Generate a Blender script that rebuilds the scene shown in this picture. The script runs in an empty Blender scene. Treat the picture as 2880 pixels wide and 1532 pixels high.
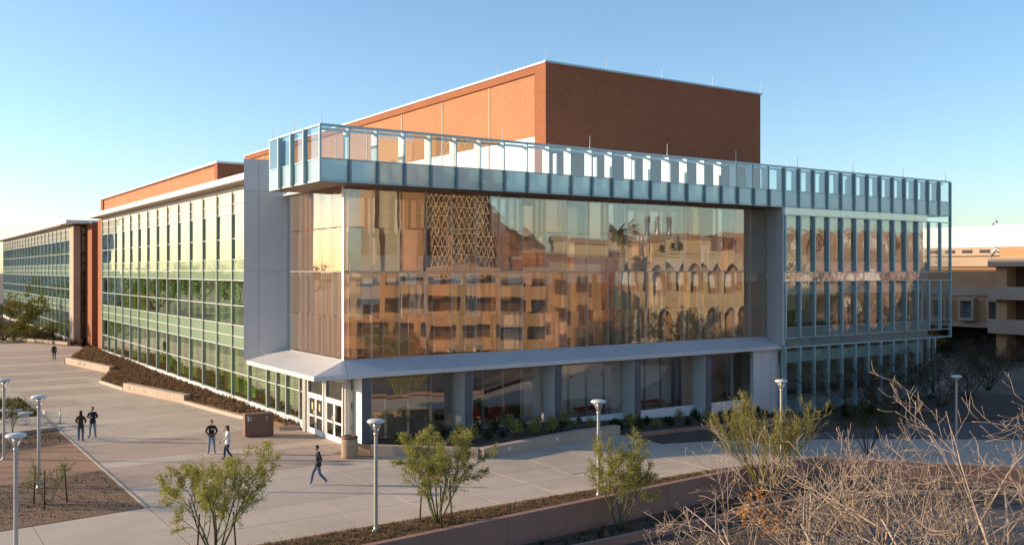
import bpy, bmesh, math, random
from mathutils import Vector, Matrix, Quaternion
R = math.radians
# ------------------------------------------------------------------ camera, sky, sun, exposure
scn = bpy.context.scene
col = scn.collection
cam_d = bpy.data.cameras.new('camera'); cam = bpy.data.objects.new('camera', cam_d); col.objects.link(cam)
YAW = R(33.9); CAMH = 9.6; FPX = 2649.0
cam.location = (0, 0, CAMH); cam.rotation_euler = (R(90), 0, -YAW)
cam_d.sensor_width = 36.0; cam_d.lens = FPX / 2880 * 36; cam_d.shift_y = -5 / 2880
cam_d.clip_start = 0.1; cam_d.clip_end = 9000
scn.camera = cam
SUN_EL = R(13.0); SUN_TO = Vector((-0.79, 0.61, 0)).normalized()
w = bpy.data.worlds.new('World'); scn.world = w; w.use_nodes = True
nt = w.node_tree; nt.nodes.clear()
sky = nt.nodes.new('ShaderNodeTexSky'); sky.sky_type = 'NISHITA'; sky.sun_disc = False
sky.sun_elevation = SUN_EL; sky.sun_rotation = math.atan2(SUN_TO.x, SUN_TO.y)
sky.air_density = 1.0; sky.dust_density = 0.6; sky.ozone_density = 3.0; sky.altitude = 100
bg = nt.nodes.new('ShaderNodeBackground'); bg.inputs[1].default_value = 0.15
wo = nt.nodes.new('ShaderNodeOutputWorld')
nt.links.new(sky.outputs[0], bg.inputs[0]); nt.links.new(bg.outputs[0], wo.inputs[0])
sl = bpy.data.lights.new('sun', 'SUN'); sl.energy = 4.4; sl.angle = R(0.6); sl.color = (1.0, 0.77, 0.52)
so = bpy.data.objects.new('sun', sl); col.objects.link(so)
trav = Vector((-SUN_TO.x * math.cos(SUN_EL), -SUN_TO.y * math.cos(SUN_EL), -math.sin(SUN_EL)))
so.rotation_euler = trav.to_track_quat('-Z', 'Y').to_euler(); so.location = (-40, 60, 40)
vs = scn.view_settings; vs.view_transform = 'Standard'; vs.look = 'None'; vs.gamma = 1; vs.exposure = 0.78
scn.cycles.max_bounces = 8; scn.cycles.transparent_max_bounces = 24
scn.cycles.caustics_reflective = False; scn.cycles.caustics_refractive = False
scn.cycles.sample_clamp_indirect = 6
rng = random.Random(7)
FW = Vector((math.sin(YAW), math.cos(YAW), 0)); RT = Vector((math.cos(YAW), -math.sin(YAW), 0))
def ground_at(x, y, z=0.0):            # photograph pixel (2880 wide) to the point of the level z it looks at
    d = FW + RT * ((x - 1440) / FPX) + Vector((0, 0, (761 - y) / FPX))
    t = (z - CAMH) / d.z
    return Vector((d.x * t, d.y * t, z))
def gz(X):                             # the plaza falls a metre towards the far end of the hall
    return 0.0 if X < 34 else -min(1.0, (X - 34) / 22.0)

# ------------------------------------------------------------------ materials
MATS = {}
def nodes(name):
    m = bpy.data.materials.new(name); m.use_nodes = True
    t = m.node_tree; t.nodes.clear()
    out = t.nodes.new('ShaderNodeOutputMaterial')
    return m, t, out
def N(t, typ, **kw):
    n = t.nodes.new(typ)
    for k, v in kw.items():
        if k.startswith('i_'):
            n.inputs[k[2:].replace('_', ' ')].default_value = v
        else: setattr(n, k, v)
    return n
def mix_rgb(t, fac, a, b, mode='MIX'):
    n = t.nodes.new('ShaderNodeMix'); n.data_type = 'RGBA'; n.blend_type = mode
    for s, v in ((n.inputs[0], fac), (n.inputs[6], a), (n.inputs[7], b)):
        if hasattr(v, 'is_linked'): t.links.new(v, s)
        else: s.default_value = v if not isinstance(v, tuple) else (*v[:3], 1)
    return n.outputs[2]
def solid(name, c, rough=0.6, var=0.12, scale=1.5, fine=0.08, fscale=25.0, bump=0.0, metal=0.0, spec=0.4, stain=0.0, stc=None, bscale=40.0):
    if name in MATS: return MATS[name]
    m, t, out = nodes(name)
    g = N(t, 'ShaderNodeNewGeometry')
    n1 = N(t, 'ShaderNodeTexNoise', i_Scale=scale, i_Detail=4.0, i_Roughness=0.6); t.links.new(g.outputs['Position'], n1.inputs['Vector'])
    n2 = N(t, 'ShaderNodeTexNoise', i_Scale=fscale, i_Detail=3.0); t.links.new(g.outputs['Position'], n2.inputs['Vector'])
    lo = tuple(max(0, v * (1 - var * 2)) for v in c); hi = tuple(min(1, v * (1 + var * 2)) for v in c)
    c1 = mix_rgb(t, n1.outputs['Fac'], lo, hi)
    lo2 = (1 - fine * 2,) * 3; hi2 = (1 + fine * 2,) * 3
    c2 = mix_rgb(t, n2.outputs['Fac'], lo2, hi2)
    c3 = mix_rgb(t, 1.0, c1, c2, 'MULTIPLY')
    if stain > 0:
        n3 = N(t, 'ShaderNodeTexNoise', i_Scale=scale * 0.35, i_Detail=6.0, i_Roughness=0.7); t.links.new(g.outputs['Position'], n3.inputs['Vector'])
        rmp = N(t, 'ShaderNodeValToRGB'); rmp.color_ramp.elements[0].position = 0.5; rmp.color_ramp.elements[1].position = 0.72
        rmp.color_ramp.elements[1].color = (stain, stain, stain, 1); rmp.color_ramp.elements[0].color = (0, 0, 0, 1)
        t.links.new(n3.outputs['Fac'], rmp.inputs[0])
        c3 = mix_rgb(t, rmp.outputs[0], c3, stc or tuple(v * 0.55 for v in c))
    b = N(t, 'ShaderNodeBsdfPrincipled'); t.links.new(c3, b.inputs['Base Color'])
    b.inputs['Roughness'].default_value = rough; b.inputs['Metallic'].default_value = metal
    b.inputs['Specular IOR Level'].default_value = spec
    if bump > 0:
        n4 = N(t, 'ShaderNodeTexNoise', i_Scale=bscale, i_Detail=4.0); t.links.new(g.outputs['Position'], n4.inputs['Vector'])
        bp = N(t, 'ShaderNodeBump', i_Strength=1.0, i_Distance=bump); t.links.new(n4.outputs['Fac'], bp.inputs['Height'])
        t.links.new(bp.outputs[0], b.inputs['Normal'])
    t.links.new(b.outputs[0], out.inputs[0]); MATS[name] = m
    return m
def brick(name, c, ribs=0.0):
    if name in MATS: return MATS[name]
    m, t, out = nodes(name)
    g = N(t, 'ShaderNodeNewGeometry'); s = N(t, 'ShaderNodeSeparateXYZ'); t.links.new(g.outputs['Position'], s.inputs[0])
    a = N(t, 'ShaderNodeMath', operation='ADD'); t.links.new(s.outputs[0], a.inputs[0]); t.links.new(s.outputs[1], a.inputs[1])
    cb = N(t, 'ShaderNodeCombineXYZ'); t.links.new(a.outputs[0], cb.inputs[0]); t.links.new(s.outputs[2], cb.inputs[1])
    bt = N(t, 'ShaderNodeTexBrick', i_Scale=1.0); t.links.new(cb.outputs[0], bt.inputs['Vector'])
    bt.inputs['Brick Width'].default_value = 0.24; bt.inputs['Row Height'].default_value = 0.08; bt.inputs['Mortar Size'].default_value = 0.009
    bt.inputs['Color1'].default_value = (*[v * 0.88 for v in c], 1); bt.inputs['Color2'].default_value = (*[min(1, v * 1.1) for v in c], 1)
    bt.inputs['Mortar'].default_value = (*[v * 0.72 for v in c], 1)
    n1 = N(t, 'ShaderNodeTexNoise', i_Scale=0.3, i_Detail=6.0, i_Roughness=0.7); t.links.new(g.outputs['Position'], n1.inputs['Vector'])
    c2 = mix_rgb(t, n1.outputs['Fac'], (0.82,) * 3, (1.18,) * 3)
    c3 = mix_rgb(t, 1.0, bt.outputs['Color'], c2, 'MULTIPLY')
    b = N(t, 'ShaderNodeBsdfPrincipled'); b.inputs['Roughness'].default_value = 0.85; b.inputs['Specular IOR Level'].default_value = 0.2
    t.links.new(c3, b.inputs['Base Color'])
    bp = N(t, 'ShaderNodeBump', i_Strength=0.4, i_Distance=0.004); t.links.new(bt.outputs['Fac'], bp.inputs['Height']); bp.invert = True
    last = bp
    if ribs > 0:
        wv = N(t, 'ShaderNodeTexWave', i_Scale=ribs, i_Distortion=0.0); wv.wave_type = 'BANDS'; wv.bands_direction = 'X'
        t.links.new(cb.outputs[0], wv.inputs['Vector'])
        b2 = N(t, 'ShaderNodeBump', i_Strength=0.6, i_Distance=0.012); t.links.new(wv.outputs['Fac'], b2.inputs['Height']); t.links.new(bp.outputs[0], b2.inputs['Normal']); last = b2
    t.links.new(last.outputs[0], b.inputs['Normal'])
    t.links.new(b.outputs[0], out.inputs[0]); MATS[name] = m
    return m
def glass(name, tint, f0=0.12, wave=0.0, wscale=0.5, gloss=(1, 1, 1), body=None, bodyfac=0.0, rough=0.0, edge=5.0, wdet=2.0):
    """architectural pane: tinted see-through, mirror reflection rising towards grazing angles, optional coating or painted haze"""
    if name in MATS: return MATS[name]
    m, t, out = nodes(name)
    tr = N(t, 'ShaderNodeBsdfTransparent'); tr.inputs[0].default_value = (*tint, 1)
    gl = N(t, 'ShaderNodeBsdfGlossy'); gl.inputs['Roughness'].default_value = rough; gl.inputs[0].default_value = (*gloss, 1)
    lw = N(t, 'ShaderNodeLayerWeight', i_Blend=0.5)
    p = N(t, 'ShaderNodeMath', operation='POWER'); p.inputs[1].default_value = edge; t.links.new(lw.outputs['Facing'], p.inputs[0])
    ma = N(t, 'ShaderNodeMath', operation='MULTIPLY_ADD'); ma.inputs[1].default_value = 1 - f0; ma.inputs[2].default_value = f0; t.links.new(p.outputs[0], ma.inputs[0])
    g = N(t, 'ShaderNodeNewGeometry')
    if wave > 0:
        n = N(t, 'ShaderNodeTexNoise', i_Scale=wscale, i_Detail=wdet); t.links.new(g.outputs['Position'], n.inputs['Vector'])
        bp = N(t, 'ShaderNodeBump', i_Strength=1.0, i_Distance=wave); t.links.new(n.outputs['Fac'], bp.inputs['Height']); t.links.new(bp.outputs[0], gl.inputs['Normal'])
    base = tr.outputs[0]
    if body is not None:
        df = N(t, 'ShaderNodeBsdfDiffuse')
        n5 = N(t, 'ShaderNodeTexNoise', i_Scale=0.8, i_Detail=3.0); t.links.new(g.outputs['Position'], n5.inputs['Vector'])
        t.links.new(mix_rgb(t, n5.outputs['Fac'], tuple(v * 0.9 for v in body), tuple(min(1, v * 1.1) for v in body)), df.inputs[0])
        tl = N(t, 'ShaderNodeBsdfTranslucent'); tl.inputs[0].default_value = (*body, 1)
        ms = N(t, 'ShaderNodeMixShader'); ms.inputs[0].default_value = 0.3; t.links.new(df.outputs[0], ms.inputs[1]); t.links.new(tl.outputs[0], ms.inputs[2])
        m2 = N(t, 'ShaderNodeMixShader'); m2.inputs[0].default_value = bodyfac; t.links.new(tr.outputs[0], m2.inputs[1]); t.links.new(ms.outputs[0], m2.inputs[2])
        base = m2.outputs[0]
    mx = N(t, 'ShaderNodeMixShader'); t.links.new(ma.outputs[0], mx.inputs[0]); t.links.new(base, mx.inputs[1]); t.links.new(gl.outputs[0], mx.inputs[2])
    t.links.new(mx.outputs[0], out.inputs[0]); MATS[name] = m
    return m
def leafmat(name, c, var=0.3):
    if name in MATS: return MATS[name]
    m, t, out = nodes(name)
    g = N(t, 'ShaderNodeNewGeometry')
    n1 = N(t, 'ShaderNodeTexNoise', i_Scale=3.0, i_Detail=4.0); t.links.new(g.outputs['Position'], n1.inputs['Vector'])
    cc = mix_rgb(t, n1.outputs['Fac'], tuple(v * (1 - var) for v in c), tuple(min(1, v * (1 + var)) for v in c))
    cc = mix_rgb(t, g.outputs['Random Per Island'], cc, mix_rgb(t, 1.0, cc, (0.8, 0.65, 0.6), 'MULTIPLY'))
    d = N(t, 'ShaderNodeBsdfDiffuse'); tl = N(t, 'ShaderNodeBsdfTranslucent')
    t.links.new(cc, d.inputs[0]); t.links.new(cc, tl.inputs[0])
    mx = N(t, 'ShaderNodeMixShader'); mx.inputs[0].default_value = 0.35
    t.links.new(d.outputs[0], mx.inputs[1]); t.links.new(tl.outputs[0], mx.inputs[2]); t.links.new(mx.outputs[0], out.inputs[0])
    MATS[name] = m; return m

WHITE = solid('white_paint', (0.74, 0.74, 0.73), 0.45, 0.03, 0.6, 0.02)
WPANEL = solid('white_metal_panel', (0.62, 0.61, 0.60), 0.45, 0.04, 0.4, 0.02, metal=0.05, stain=0.18)
CANOPY = solid('canopy_metal', (0.58, 0.575, 0.57), 0.45, 0.05, 0.5, 0.02, metal=0.05, stain=0.25)
STEEL = solid('grey_steel', (0.36, 0.38, 0.40), 0.4, 0.06, 1.0, 0.03, metal=0.3)
DKSTEEL = solid('dark_teal_steel', (0.17, 0.24, 0.27), 0.4, 0.08, 1.0, 0.03, metal=0.2)
TEALFIN = solid('teal_fin_metal', (0.33, 0.45, 0.47), 0.35, 0.06, 1.0, 0.03, metal=0.25)
MULL = solid('mullion_green_grey', (0.42, 0.45, 0.40), 0.4, 0.05, 1.0, 0.03, metal=0.15)
TRANS = solid('transom_pale', (0.55, 0.57, 0.53), 0.4, 0.05, 1.0, 0.03)
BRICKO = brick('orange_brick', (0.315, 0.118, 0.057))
BRICKR = brick('ribbed_orange_brick_sunlit', (0.43, 0.205, 0.105), ribs=1.4)  # lighter than the plain brick: sunlight painted into the sun-facing panels
CONC = solid('pale_concrete', (0.55, 0.44, 0.335), 0.85, 0.10, 0.35, 0.07, stain=0.55, bump=0.003)
CONCP = solid('pink_concrete', (0.445, 0.33, 0.25), 0.85, 0.10, 0.35, 0.07, stain=0.55, bump=0.003)
CONCG = solid('grey_concrete', (0.50, 0.405, 0.315), 0.85, 0.10, 0.35, 0.07, stain=0.55, bump=0.003)
CONCW = solid('red_brown_concrete', (0.32, 0.185, 0.14), 0.85, 0.08, 0.7, 0.05, stain=0.5, bump=0.004)
CONCT = solid('tan_concrete', (0.43, 0.33, 0.255), 0.85, 0.08, 0.7, 0.05, stain=0.4, bump=0.004)
KERB = solid('kerb_concrete', (0.46, 0.385, 0.31), 0.85, 0.07, 1.0, 0.06, stain=0.3)
JOINT = solid('joint_dark', (0.12, 0.10, 0.09), 0.95)
SOIL = solid('brown_mulch', (0.21, 0.125, 0.072), 0.95, 0.25, 1.2, 0.3, fscale=14, bump=0.06, bscale=9)
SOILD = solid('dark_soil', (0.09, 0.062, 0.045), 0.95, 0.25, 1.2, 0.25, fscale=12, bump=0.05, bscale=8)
SANDY = solid('red_granite_path', (0.36, 0.20, 0.115), 0.95, 0.12, 0.9, 0.12, fscale=18, bump=0.015, bscale=12)
GROUND = solid('dry_ground', (0.16, 0.125, 0.09), 0.95, 0.2, 0.05, 0.15, fscale=2.0)
ASPH = solid('asphalt', (0.085, 0.082, 0.08), 0.9, 0.15, 0.6, 0.1, fscale=30, stain=0.3, stc=(0.13, 0.12, 0.11))
SOFFIT = solid('soffit_brown', (0.30, 0.235, 0.185), 0.7, 0.06, 1.0, 0.04)
DARKIN = solid('dark_interior', (0.05, 0.05, 0.05), 0.8)
INWALL = solid('interior_white_wall', (0.80, 0.79, 0.76), 0.7, 0.04)
INWOOD = solid('interior_wood', (0.44, 0.22, 0.09), 0.5, 0.15, 2.0)
INFLOOR = solid('interior_floor', (0.45, 0.38, 0.32), 0.25, 0.08)
RED = solid('red_upholstery', (0.42, 0.025, 0.02), 0.6, 0.1)
BLACKP = solid('black_plastic', (0.025, 0.025, 0.027), 0.5, 0.1)
GALV = solid('galvanised_grey', (0.43, 0.42, 0.41), 0.38, 0.06, 2.0, 0.05, metal=0.4)
LENS = solid('lamp_white', (0.62, 0.60, 0.57), 0.4, 0.03)
G_GREEN = glass('green_vision_glass', (0.82, 0.92, 0.70), 0.20, 0.003, 0.45, edge=3.0)
G_SPAN = glass('green_spandrel_glass', (0.6, 0.8, 0.6), 0.06, 0.003, 0.45, body=(0.36, 0.48, 0.33), bodyfac=0.9)
G_TOP = glass('cream_top_glass', (0.8, 0.8, 0.7), 0.10, 0.002, 0.4, body=(0.74, 0.73, 0.62), bodyfac=0.9)
G_AMB = [glass('amber_hall_glass', (0.95, 0.90, 0.84), 0.09, 0.0030, 0.42, (1.0, 0.93, 0.86), edge=3.0, body=(0.82, 0.68, 0.48), bodyfac=0.08),  # pale body colour paints a faint haze over the hall panes
         glass('rose_hall_glass', (0.95, 0.88, 0.84), 0.12, 0.0040, 0.38, (1.0, 0.89, 0.83), edge=3.0, body=(0.82, 0.68, 0.48), bodyfac=0.08),
         glass('clear_hall_glass', (0.94, 0.94, 0.92), 0.10, 0.0028, 0.46, (0.95, 0.95, 0.93), edge=3.0, body=(0.82, 0.68, 0.48), bodyfac=0.08)]
G_INNER = [glass('amber_inner_glass', (0.85, 0.52, 0.22), 0.20, gloss=(1.0, 0.85, 0.65), body=(0.66, 0.36, 0.14), bodyfac=0.7),
           glass('brown_inner_glass', (0.65, 0.34, 0.14), 0.12, gloss=(1.0, 0.85, 0.7), body=(0.46, 0.23, 0.10), bodyfac=0.75),
           glass('rose_inner_glass', (0.88, 0.70, 0.58), 0.30, gloss=(1.0, 0.86, 0.8), body=(0.74, 0.52, 0.42), bodyfac=0.55),
           glass('pale_inner_glass', (0.85, 0.84, 0.80), 0.30, gloss=(0.95, 0.95, 1.0), body=(0.76, 0.74, 0.75), bodyfac=0.6)]
G_CLEAR = glass('clear_fascia_glass', (0.80, 0.87, 0.89), 0.08, 0.003, 0.4)
G_FROST = glass('frosted_teal_glass', (0.5, 0.7, 0.72), 0.10, 0.003, 0.4, body=(0.50, 0.70, 0.70), bodyfac=0.88, rough=0.06)
G_WING = glass('teal_wing_glass', (0.85, 0.91, 0.90), 0.12, 0.012, 0.9, (1.0, 0.95, 0.9), edge=4.0, wdet=3.0)
G_WSPAN = glass('teal_wing_spandrel', (0.5, 0.65, 0.62), 0.22, 0.016, 0.9, (1.0, 0.95, 0.9), body=(0.26, 0.38, 0.38), bodyfac=0.85, edge=3.0, wdet=3.0)
G_LOW = glass('ground_floor_glass', (0.96, 0.95, 0.92), 0.18, 0.004, 0.35, edge=3.5)
G_DOOR = glass('door_glass', (0.45, 0.43, 0.42), 0.12, 0.002, 0.4)

# ------------------------------------------------------------------ helpers
def tag(o, label=None, cat=None, group=None, kind=None):
    if label: o['label'] = label
    if cat: o['category'] = cat
    if group: o['group'] = group
    if kind: o['kind'] = kind
    return o
def thing(name, label, cat, loc=(0, 0, 0), rz=0.0, group=None):
    o = bpy.data.objects.new(name, None); col.objects.link(o); o.location = loc; o.rotation_euler = (0, 0, rz)
    o.empty_display_size = 0.3
    return tag(o, label, cat, group)
ORIG = {}
def origin(o):
    v = Vector((0, 0, 0))
    while o is not None: v = v + Vector(o.location); o = o.parent
    return v
CUBES = {}
def cube_mesh(mat):
    k = mat.name
    if k not in CUBES:
        me = bpy.data.meshes.new('block_' + k); bm = bmesh.new(); bmesh.ops.create_cube(bm, size=1.0); bm.to_mesh(me); bm.free()
        me.materials.append(mat); CUBES[k] = me
    return CUBES[k]
def box(name, mat, x0, x1, y0, y1, z0, z1, parent=None, rot=None):
    o = bpy.data.objects.new(name, cube_mesh(mat)); col.objects.link(o)
    c = Vector(((x0 + x1) / 2, (y0 + y1) / 2, (z0 + z1) / 2))
    if parent is not None: o.parent = parent; c = c - origin(parent)
    o.location = c; o.scale = (abs(x1 - x0), abs(y1 - y0), abs(z1 - z0))
    if rot: o.rotation_euler = rot
    return o
class MB:
    def __init__(s): s.v = []; s.f = []; s.m = []; s.smooth = []
    def quad(s, a, b, c, d, m=0):
        i = len(s.v); s.v += [tuple(a), tuple(b), tuple(c), tuple(d)]; s.f.append((i, i + 1, i + 2, i + 3)); s.m.append(m); s.smooth.append(False)
    def tri(s, a, b, c, m=0):
        i = len(s.v); s.v += [tuple(a), tuple(b), tuple(c)]; s.f.append((i, i + 1, i + 2)); s.m.append(m); s.smooth.append(False)
    def box(s, x0, x1, y0, y1, z0, z1, m=0, M=None):
        P = [Vector(p) for p in ((x0, y0, z0), (x1, y0, z0), (x1, y1, z0), (x0, y1, z0), (x0, y0, z1), (x1, y0, z1), (x1, y1, z1), (x0, y1, z1))]
        if M is not None: P = [M @ p for p in P]
        i = len(s.v); s.v += [tuple(p) for p in P]
        for f in ((0, 3, 2, 1), (4, 5, 6, 7), (0, 1, 5, 4), (1, 2, 6, 5), (2, 3, 7, 6), (3, 0, 4, 7)):
            s.f.append(tuple(i + k for k in f)); s.m.append(m); s.smooth.append(False)
    def prism(s, poly, z0, z1, m=0):
        """poly counter-clockwise; z0, z1 numbers or functions of (x, y)"""
        fz0 = z0 if callable(z0) else (lambda x, y: z0); fz1 = z1 if callable(z1) else (lambda x, y: z1)
        n = len(poly); i = len(s.v)
        s.v += [(x, y, fz0(x, y)) for x, y in poly] + [(x, y, fz1(x, y)) for x, y in poly]
        s.f.append(tuple(i + k for k in reversed(range(n)))); s.f.append(tuple(i + n + k for k in range(n))); s.m += [m, m]; s.smooth += [False] * 2
        for k in range(n):
            j = (k + 1) % n; s.f.append((i + k, i + j, i + n + j, i + n + k)); s.m.append(m); s.smooth.append(False)
    def tube(s, p, q, r0, r1, n=5, m=0, cap=False):
        p = Vector(p); q = Vector(q); d = q - p
        if d.length < 1e-6: return
        d.normalize(); a = d.orthogonal().normalized(); b = d.cross(a); i = len(s.v)
        for c, r in ((p, r0), (q, r1)):
            for k in range(n):
                t = 2 * math.pi * k / n; s.v.append(tuple(c + (a * math.cos(t) + b * math.sin(t)) * r))
        for k in range(n):
            j = (k + 1) % n; s.f.append((i + k, i + j, i + n + j, i + n + k)); s.m.append(m); s.smooth.append(True)
        if cap:
            s.f.append(tuple(i + k for k in reversed(range(n)))); s.f.append(tuple(i + n + k for k in range(n))); s.m += [m, m]; s.smooth += [False] * 2
    def path(s, pts, rad, n=6, m=0):
        """one continuous tube through the points"""
        pts = [Vector(p) for p in pts]; base = len(s.v); ref = None
        for i, p in enumerate(pts):
            d = (pts[min(i + 1, len(pts) - 1)] - pts[max(i - 1, 0)]).normalized()
            a = d.orthogonal().normalized() if ref is None else (ref - d * ref.dot(d)).normalized()
            ref = a; b = d.cross(a); r = rad[i] if isinstance(rad, (list, tuple)) else rad
            for k in range(n):
                t = 2 * math.pi * k / n; s.v.append(tuple(p + (a * math.cos(t) + b * math.sin(t)) * r))
        for i in range(len(pts) - 1):
            for k in range(n):
                j = (k + 1) % n; a0 = base + i * n
                s.f.append((a0 + k, a0 + j, a0 + n + j, a0 + n + k)); s.m.append(m); s.smooth.append(True)
        s.f.append(tuple(base + k for k in reversed(range(n)))); s.f.append(tuple(base + (len(pts) - 1) * n + k for k in range(n))); s.m += [m, m]; s.smooth += [True] * 2
    def lathe(s, prof, n=16, m=0, c=(0, 0, 0), smooth=True):
        i = len(s.v); cx, cy, cz = c
        for r, z in prof:
            for k in range(n):
                t = 2 * math.pi * k / n; s.v.append((cx + r * math.cos(t), cy + r * math.sin(t), cz + z))
        for a in range(len(prof) - 1):
            for k in range(n):
                j = (k + 1) % n; s.f.append((i + a * n + k, i + a * n + j, i + (a + 1) * n + j, i + (a + 1) * n + k)); s.m.append(m); s.smooth.append(smooth)
    def build(s, name, mats, parent=None, loc=None, world=True):
        """world=True: the vertices are world coordinates, shifted to the parent's origin"""
        me = bpy.data.meshes.new(name)
        off = Vector((0, 0, 0))
        if world and parent is not None: off = origin(parent)
        v = s.v if off.length == 0 else [(a - off.x, b - off.y, c - off.z) for a, b, c in s.v]
        me.from_pydata(v, [], s.f)
        for mt in (mats if isinstance(mats, (list, tuple)) else [mats]): me.materials.append(mt)
        me.polygons.foreach_set('material_index', s.m); me.polygons.foreach_set('use_smooth', s.smooth); me.update()
        o = bpy.data.objects.new(name, me); col.objects.link(o)
        if parent is not None: o.parent = parent
        if loc is not None: o.location = loc
        return o
def copy_tree(o, parent=None):
    c = o.copy(); col.objects.link(c)
    if parent is not None: c.parent = parent
    for ch in list(o.children): copy_tree(ch, c)
    return c
def text(name, body, size, mat, M, parent=None, depth=0.004):
    cu = bpy.data.curves.new(name, 'FONT'); cu.body = body; cu.size = size; cu.extrude = depth; cu.align_x = 'CENTER'; cu.align_y = 'CENTER'
    tmp = bpy.data.objects.new(name + '_tmp', cu); col.objects.link(tmp)
    dg = bpy.context.evaluated_depsgraph_get(); me = bpy.data.meshes.new_from_object(tmp.evaluated_get(dg))
    bpy.data.objects.remove(tmp); bpy.data.curves.remove(cu)
    me.materials.clear(); me.materials.append(mat); me.transform(M)
    if parent is not None: me.transform(Matrix.Translation(-origin(parent)))
    o = bpy.data.objects.new(name, me); col.objects.link(o)
    if parent is not None: o.parent = parent
    return o

# ------------------------------------------------------------------ ground, plaza, paving, beds
S = 4000
m = MB(); m.quad((-S, -S, -1.06), (S, -S, -1.06), (S, S, -1.06), (-S, S, -1.06))
tag(m.build('ground', GROUND), kind='structure')
def wallY(X): return 29.45 + (X - 12) * 0.078           # line of the retaining wall
m = MB()
zt = lambda x, y: gz(x) - 0.03
m.prism([(-140, 20), (9.2, 20), (9.2, wallY(9.2) + 0.15), (34, wallY(34) + 0.15), (34, 48.3), (21.3, 48.3), (21.3, 119), (80, 119), (80, 320), (-140, 320)], -1.055, zt)
m.prism([(34, wallY(34) + 0.15), (40.1, 31.85), (56, 17.85), (56, 40.6), (45, 41.5), (34, 46.5)], -1.055, zt)
m.prism([(56, 17.85), (90, -12), (90, 26), (56, 40.6)], -1.055, -1.03)
plaza = tag(m.build('plaza', JOINT), kind='structure')
# paving slabs: pale cross bands and pink fields, each slab a piece of its own
bands = [(32.42, 34.8, 0), (34.8, 37.2, 0), (37.2, 39.6, 2), (39.6, 42.0, 2), (42.0, 44.0, 0), (44.0, 46.5, 1), (46.5, 49.0, 1), (49.0, 50.5, 0), (50.5, 53.2, 1), (53.2, 56.0, 1), (56.0, 58.2, 0), (58.2, 60.7, 2), (60.7, 63.2, 2), (63.2, 65.5, 0), (65.5, 70.1, 1), (70.1, 72.7, 0), (72.7, 77, 1),
         (77, 79.3, 0), (79.3, 84, 1), (84, 87, 0), (87, 90.7, 1), (90.7, 92.7, 0), (92.7, 97.6, 1), (97.6, 99.3, 0), (99.3, 106.3, 1), (106.3, 108.9, 0), (108.9, 116, 1), (116, 118.2, 0), (118.2, 126, 1), (126, 140, 2)]
PM = [CONC, CONCP, CONCG]
for bi, (y0, y1, kind) in enumerate(bands):
    xs = [9.065]
    x = 9.065
    far = y0 > 60
    xe = 21.25 if y1 > 48.3 else 56.0
    step = 3.05
    while x < xe - 1: x = min(xe, x + step); xs.append(x)
    for a, b in zip(xs, xs[1:]):
        if y0 < 40 and a > 40: continue
        m = MB(); g = 0.016
        k = kind
        if kind == 1 and y0 > 58 and (a + b) / 2 > 9.4 + (y0 - 61) * 0.25: k = 2
        m.prism([(a + g, y0 + g), (b - g, y0 + g), (b - g, y1 - g), (a + g, y1 - g)], lambda x, y: gz(x) - 0.028, lambda x, y: gz(x))
        m.build('paving_slab', PM[k], plaza)
for a, b in ((-14, -9), (-9, -4.2), (-4.2, 0.4), (0.4, 4.8), (4.8, 9.05)):
    m = MB(); f_ = lambda x: 39.93 + (x - 8.92) * 0.121; m.prism([(a + 0.012, 32.4), (b - 0.012, 32.4), (b - 0.012, f_(b)), (a + 0.012, f_(a))], -0.028, 0.0); m.build('paving_slab', CONC, plaza)
# sloping walk that runs on to the right, above the retaining wall
walk = [(40.1, 32.5), (44.5, 28.6), (56, 18.4), (70, 6.5), (78, 12), (56, 33.5), (49, 37.1), (40.1, 37.1)]
for (a, b, c, d) in (((40.1, 32.4), (45, 28.1), (47, 37.1), (40.1, 37.1)), ((45, 28.1), (51, 22.8), (54.5, 34.5), (47, 37.1)), ((51, 22.8), (57, 17.6), (63, 28.5), (54.5, 34.5)), ((57, 17.6), (66, 9.9), (73, 19), (63, 28.5))):
    m = MB(); m.prism([a, b, c, d], lambda x, y: gz(x) - 0.028, lambda x, y: gz(x) + 0.002); m.build('paving_slab', CONCG, plaza)

def bed(name, mat, poly, z, label=None):
    m = MB(); m.prism(poly, z - 0.25 if not callable(z) else (lambda x, y: z(x, y) - 0.25), z)
    return tag(m.build(name, mat), kind='structure')
def tufts(name, label, poly_pts, n, h, cols, zf, seed, wid=0.02, spread=0.5):
    """short dry ground cover: nobody could count it, so one object"""
    r = random.Random(seed); m = MB()
    xs = [p[0] for p in poly_pts]; ys = [p[1] for p in poly_pts]
    def inside(x, y):
        c = False; j = len(poly_pts) - 1
        for i in range(len(poly_pts)):
            xi, yi = poly_pts[i]; xj, yj = poly_pts[j]
            if (yi > y) != (yj > y) and x < (xj - xi) * (y - yi) / (yj - yi) + xi: c = not c
            j = i
        return c
    k = 0
    while k < n:
        x = r.uniform(min(xs), max(xs)); y = r.uniform(min(ys), max(ys))
        if not inside(x, y): continue
        k += 1; z = zf(x, y); hh = h * r.uniform(0.4, 1.2); mi = r.randrange(len(cols))
        for b in range(5):
            a = r.uniform(0, 6.283); dx, dy = math.cos(a), math.sin(a); w_ = wid * r.uniform(0.6, 1.4); sp = hh * spread * r.uniform(0.4, 1.6)
            m.tri((x - dy * w_, y + dx * w_, z), (x + dy * w_, y - dx * w_, z), (x + dx * sp, y + dy * sp, z + hh * r.uniform(0.6, 1.1)), mi)
    return tag(m.build(name, cols), label, 'ground cover', kind='stuff')
DRY = [leafmat('dry_stems', (0.29, 0.20, 0.115)), leafmat('dry_stems_dark', (0.18, 0.12, 0.075)), leafmat('olive_stems', (0.20, 0.18, 0.075))]
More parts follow.
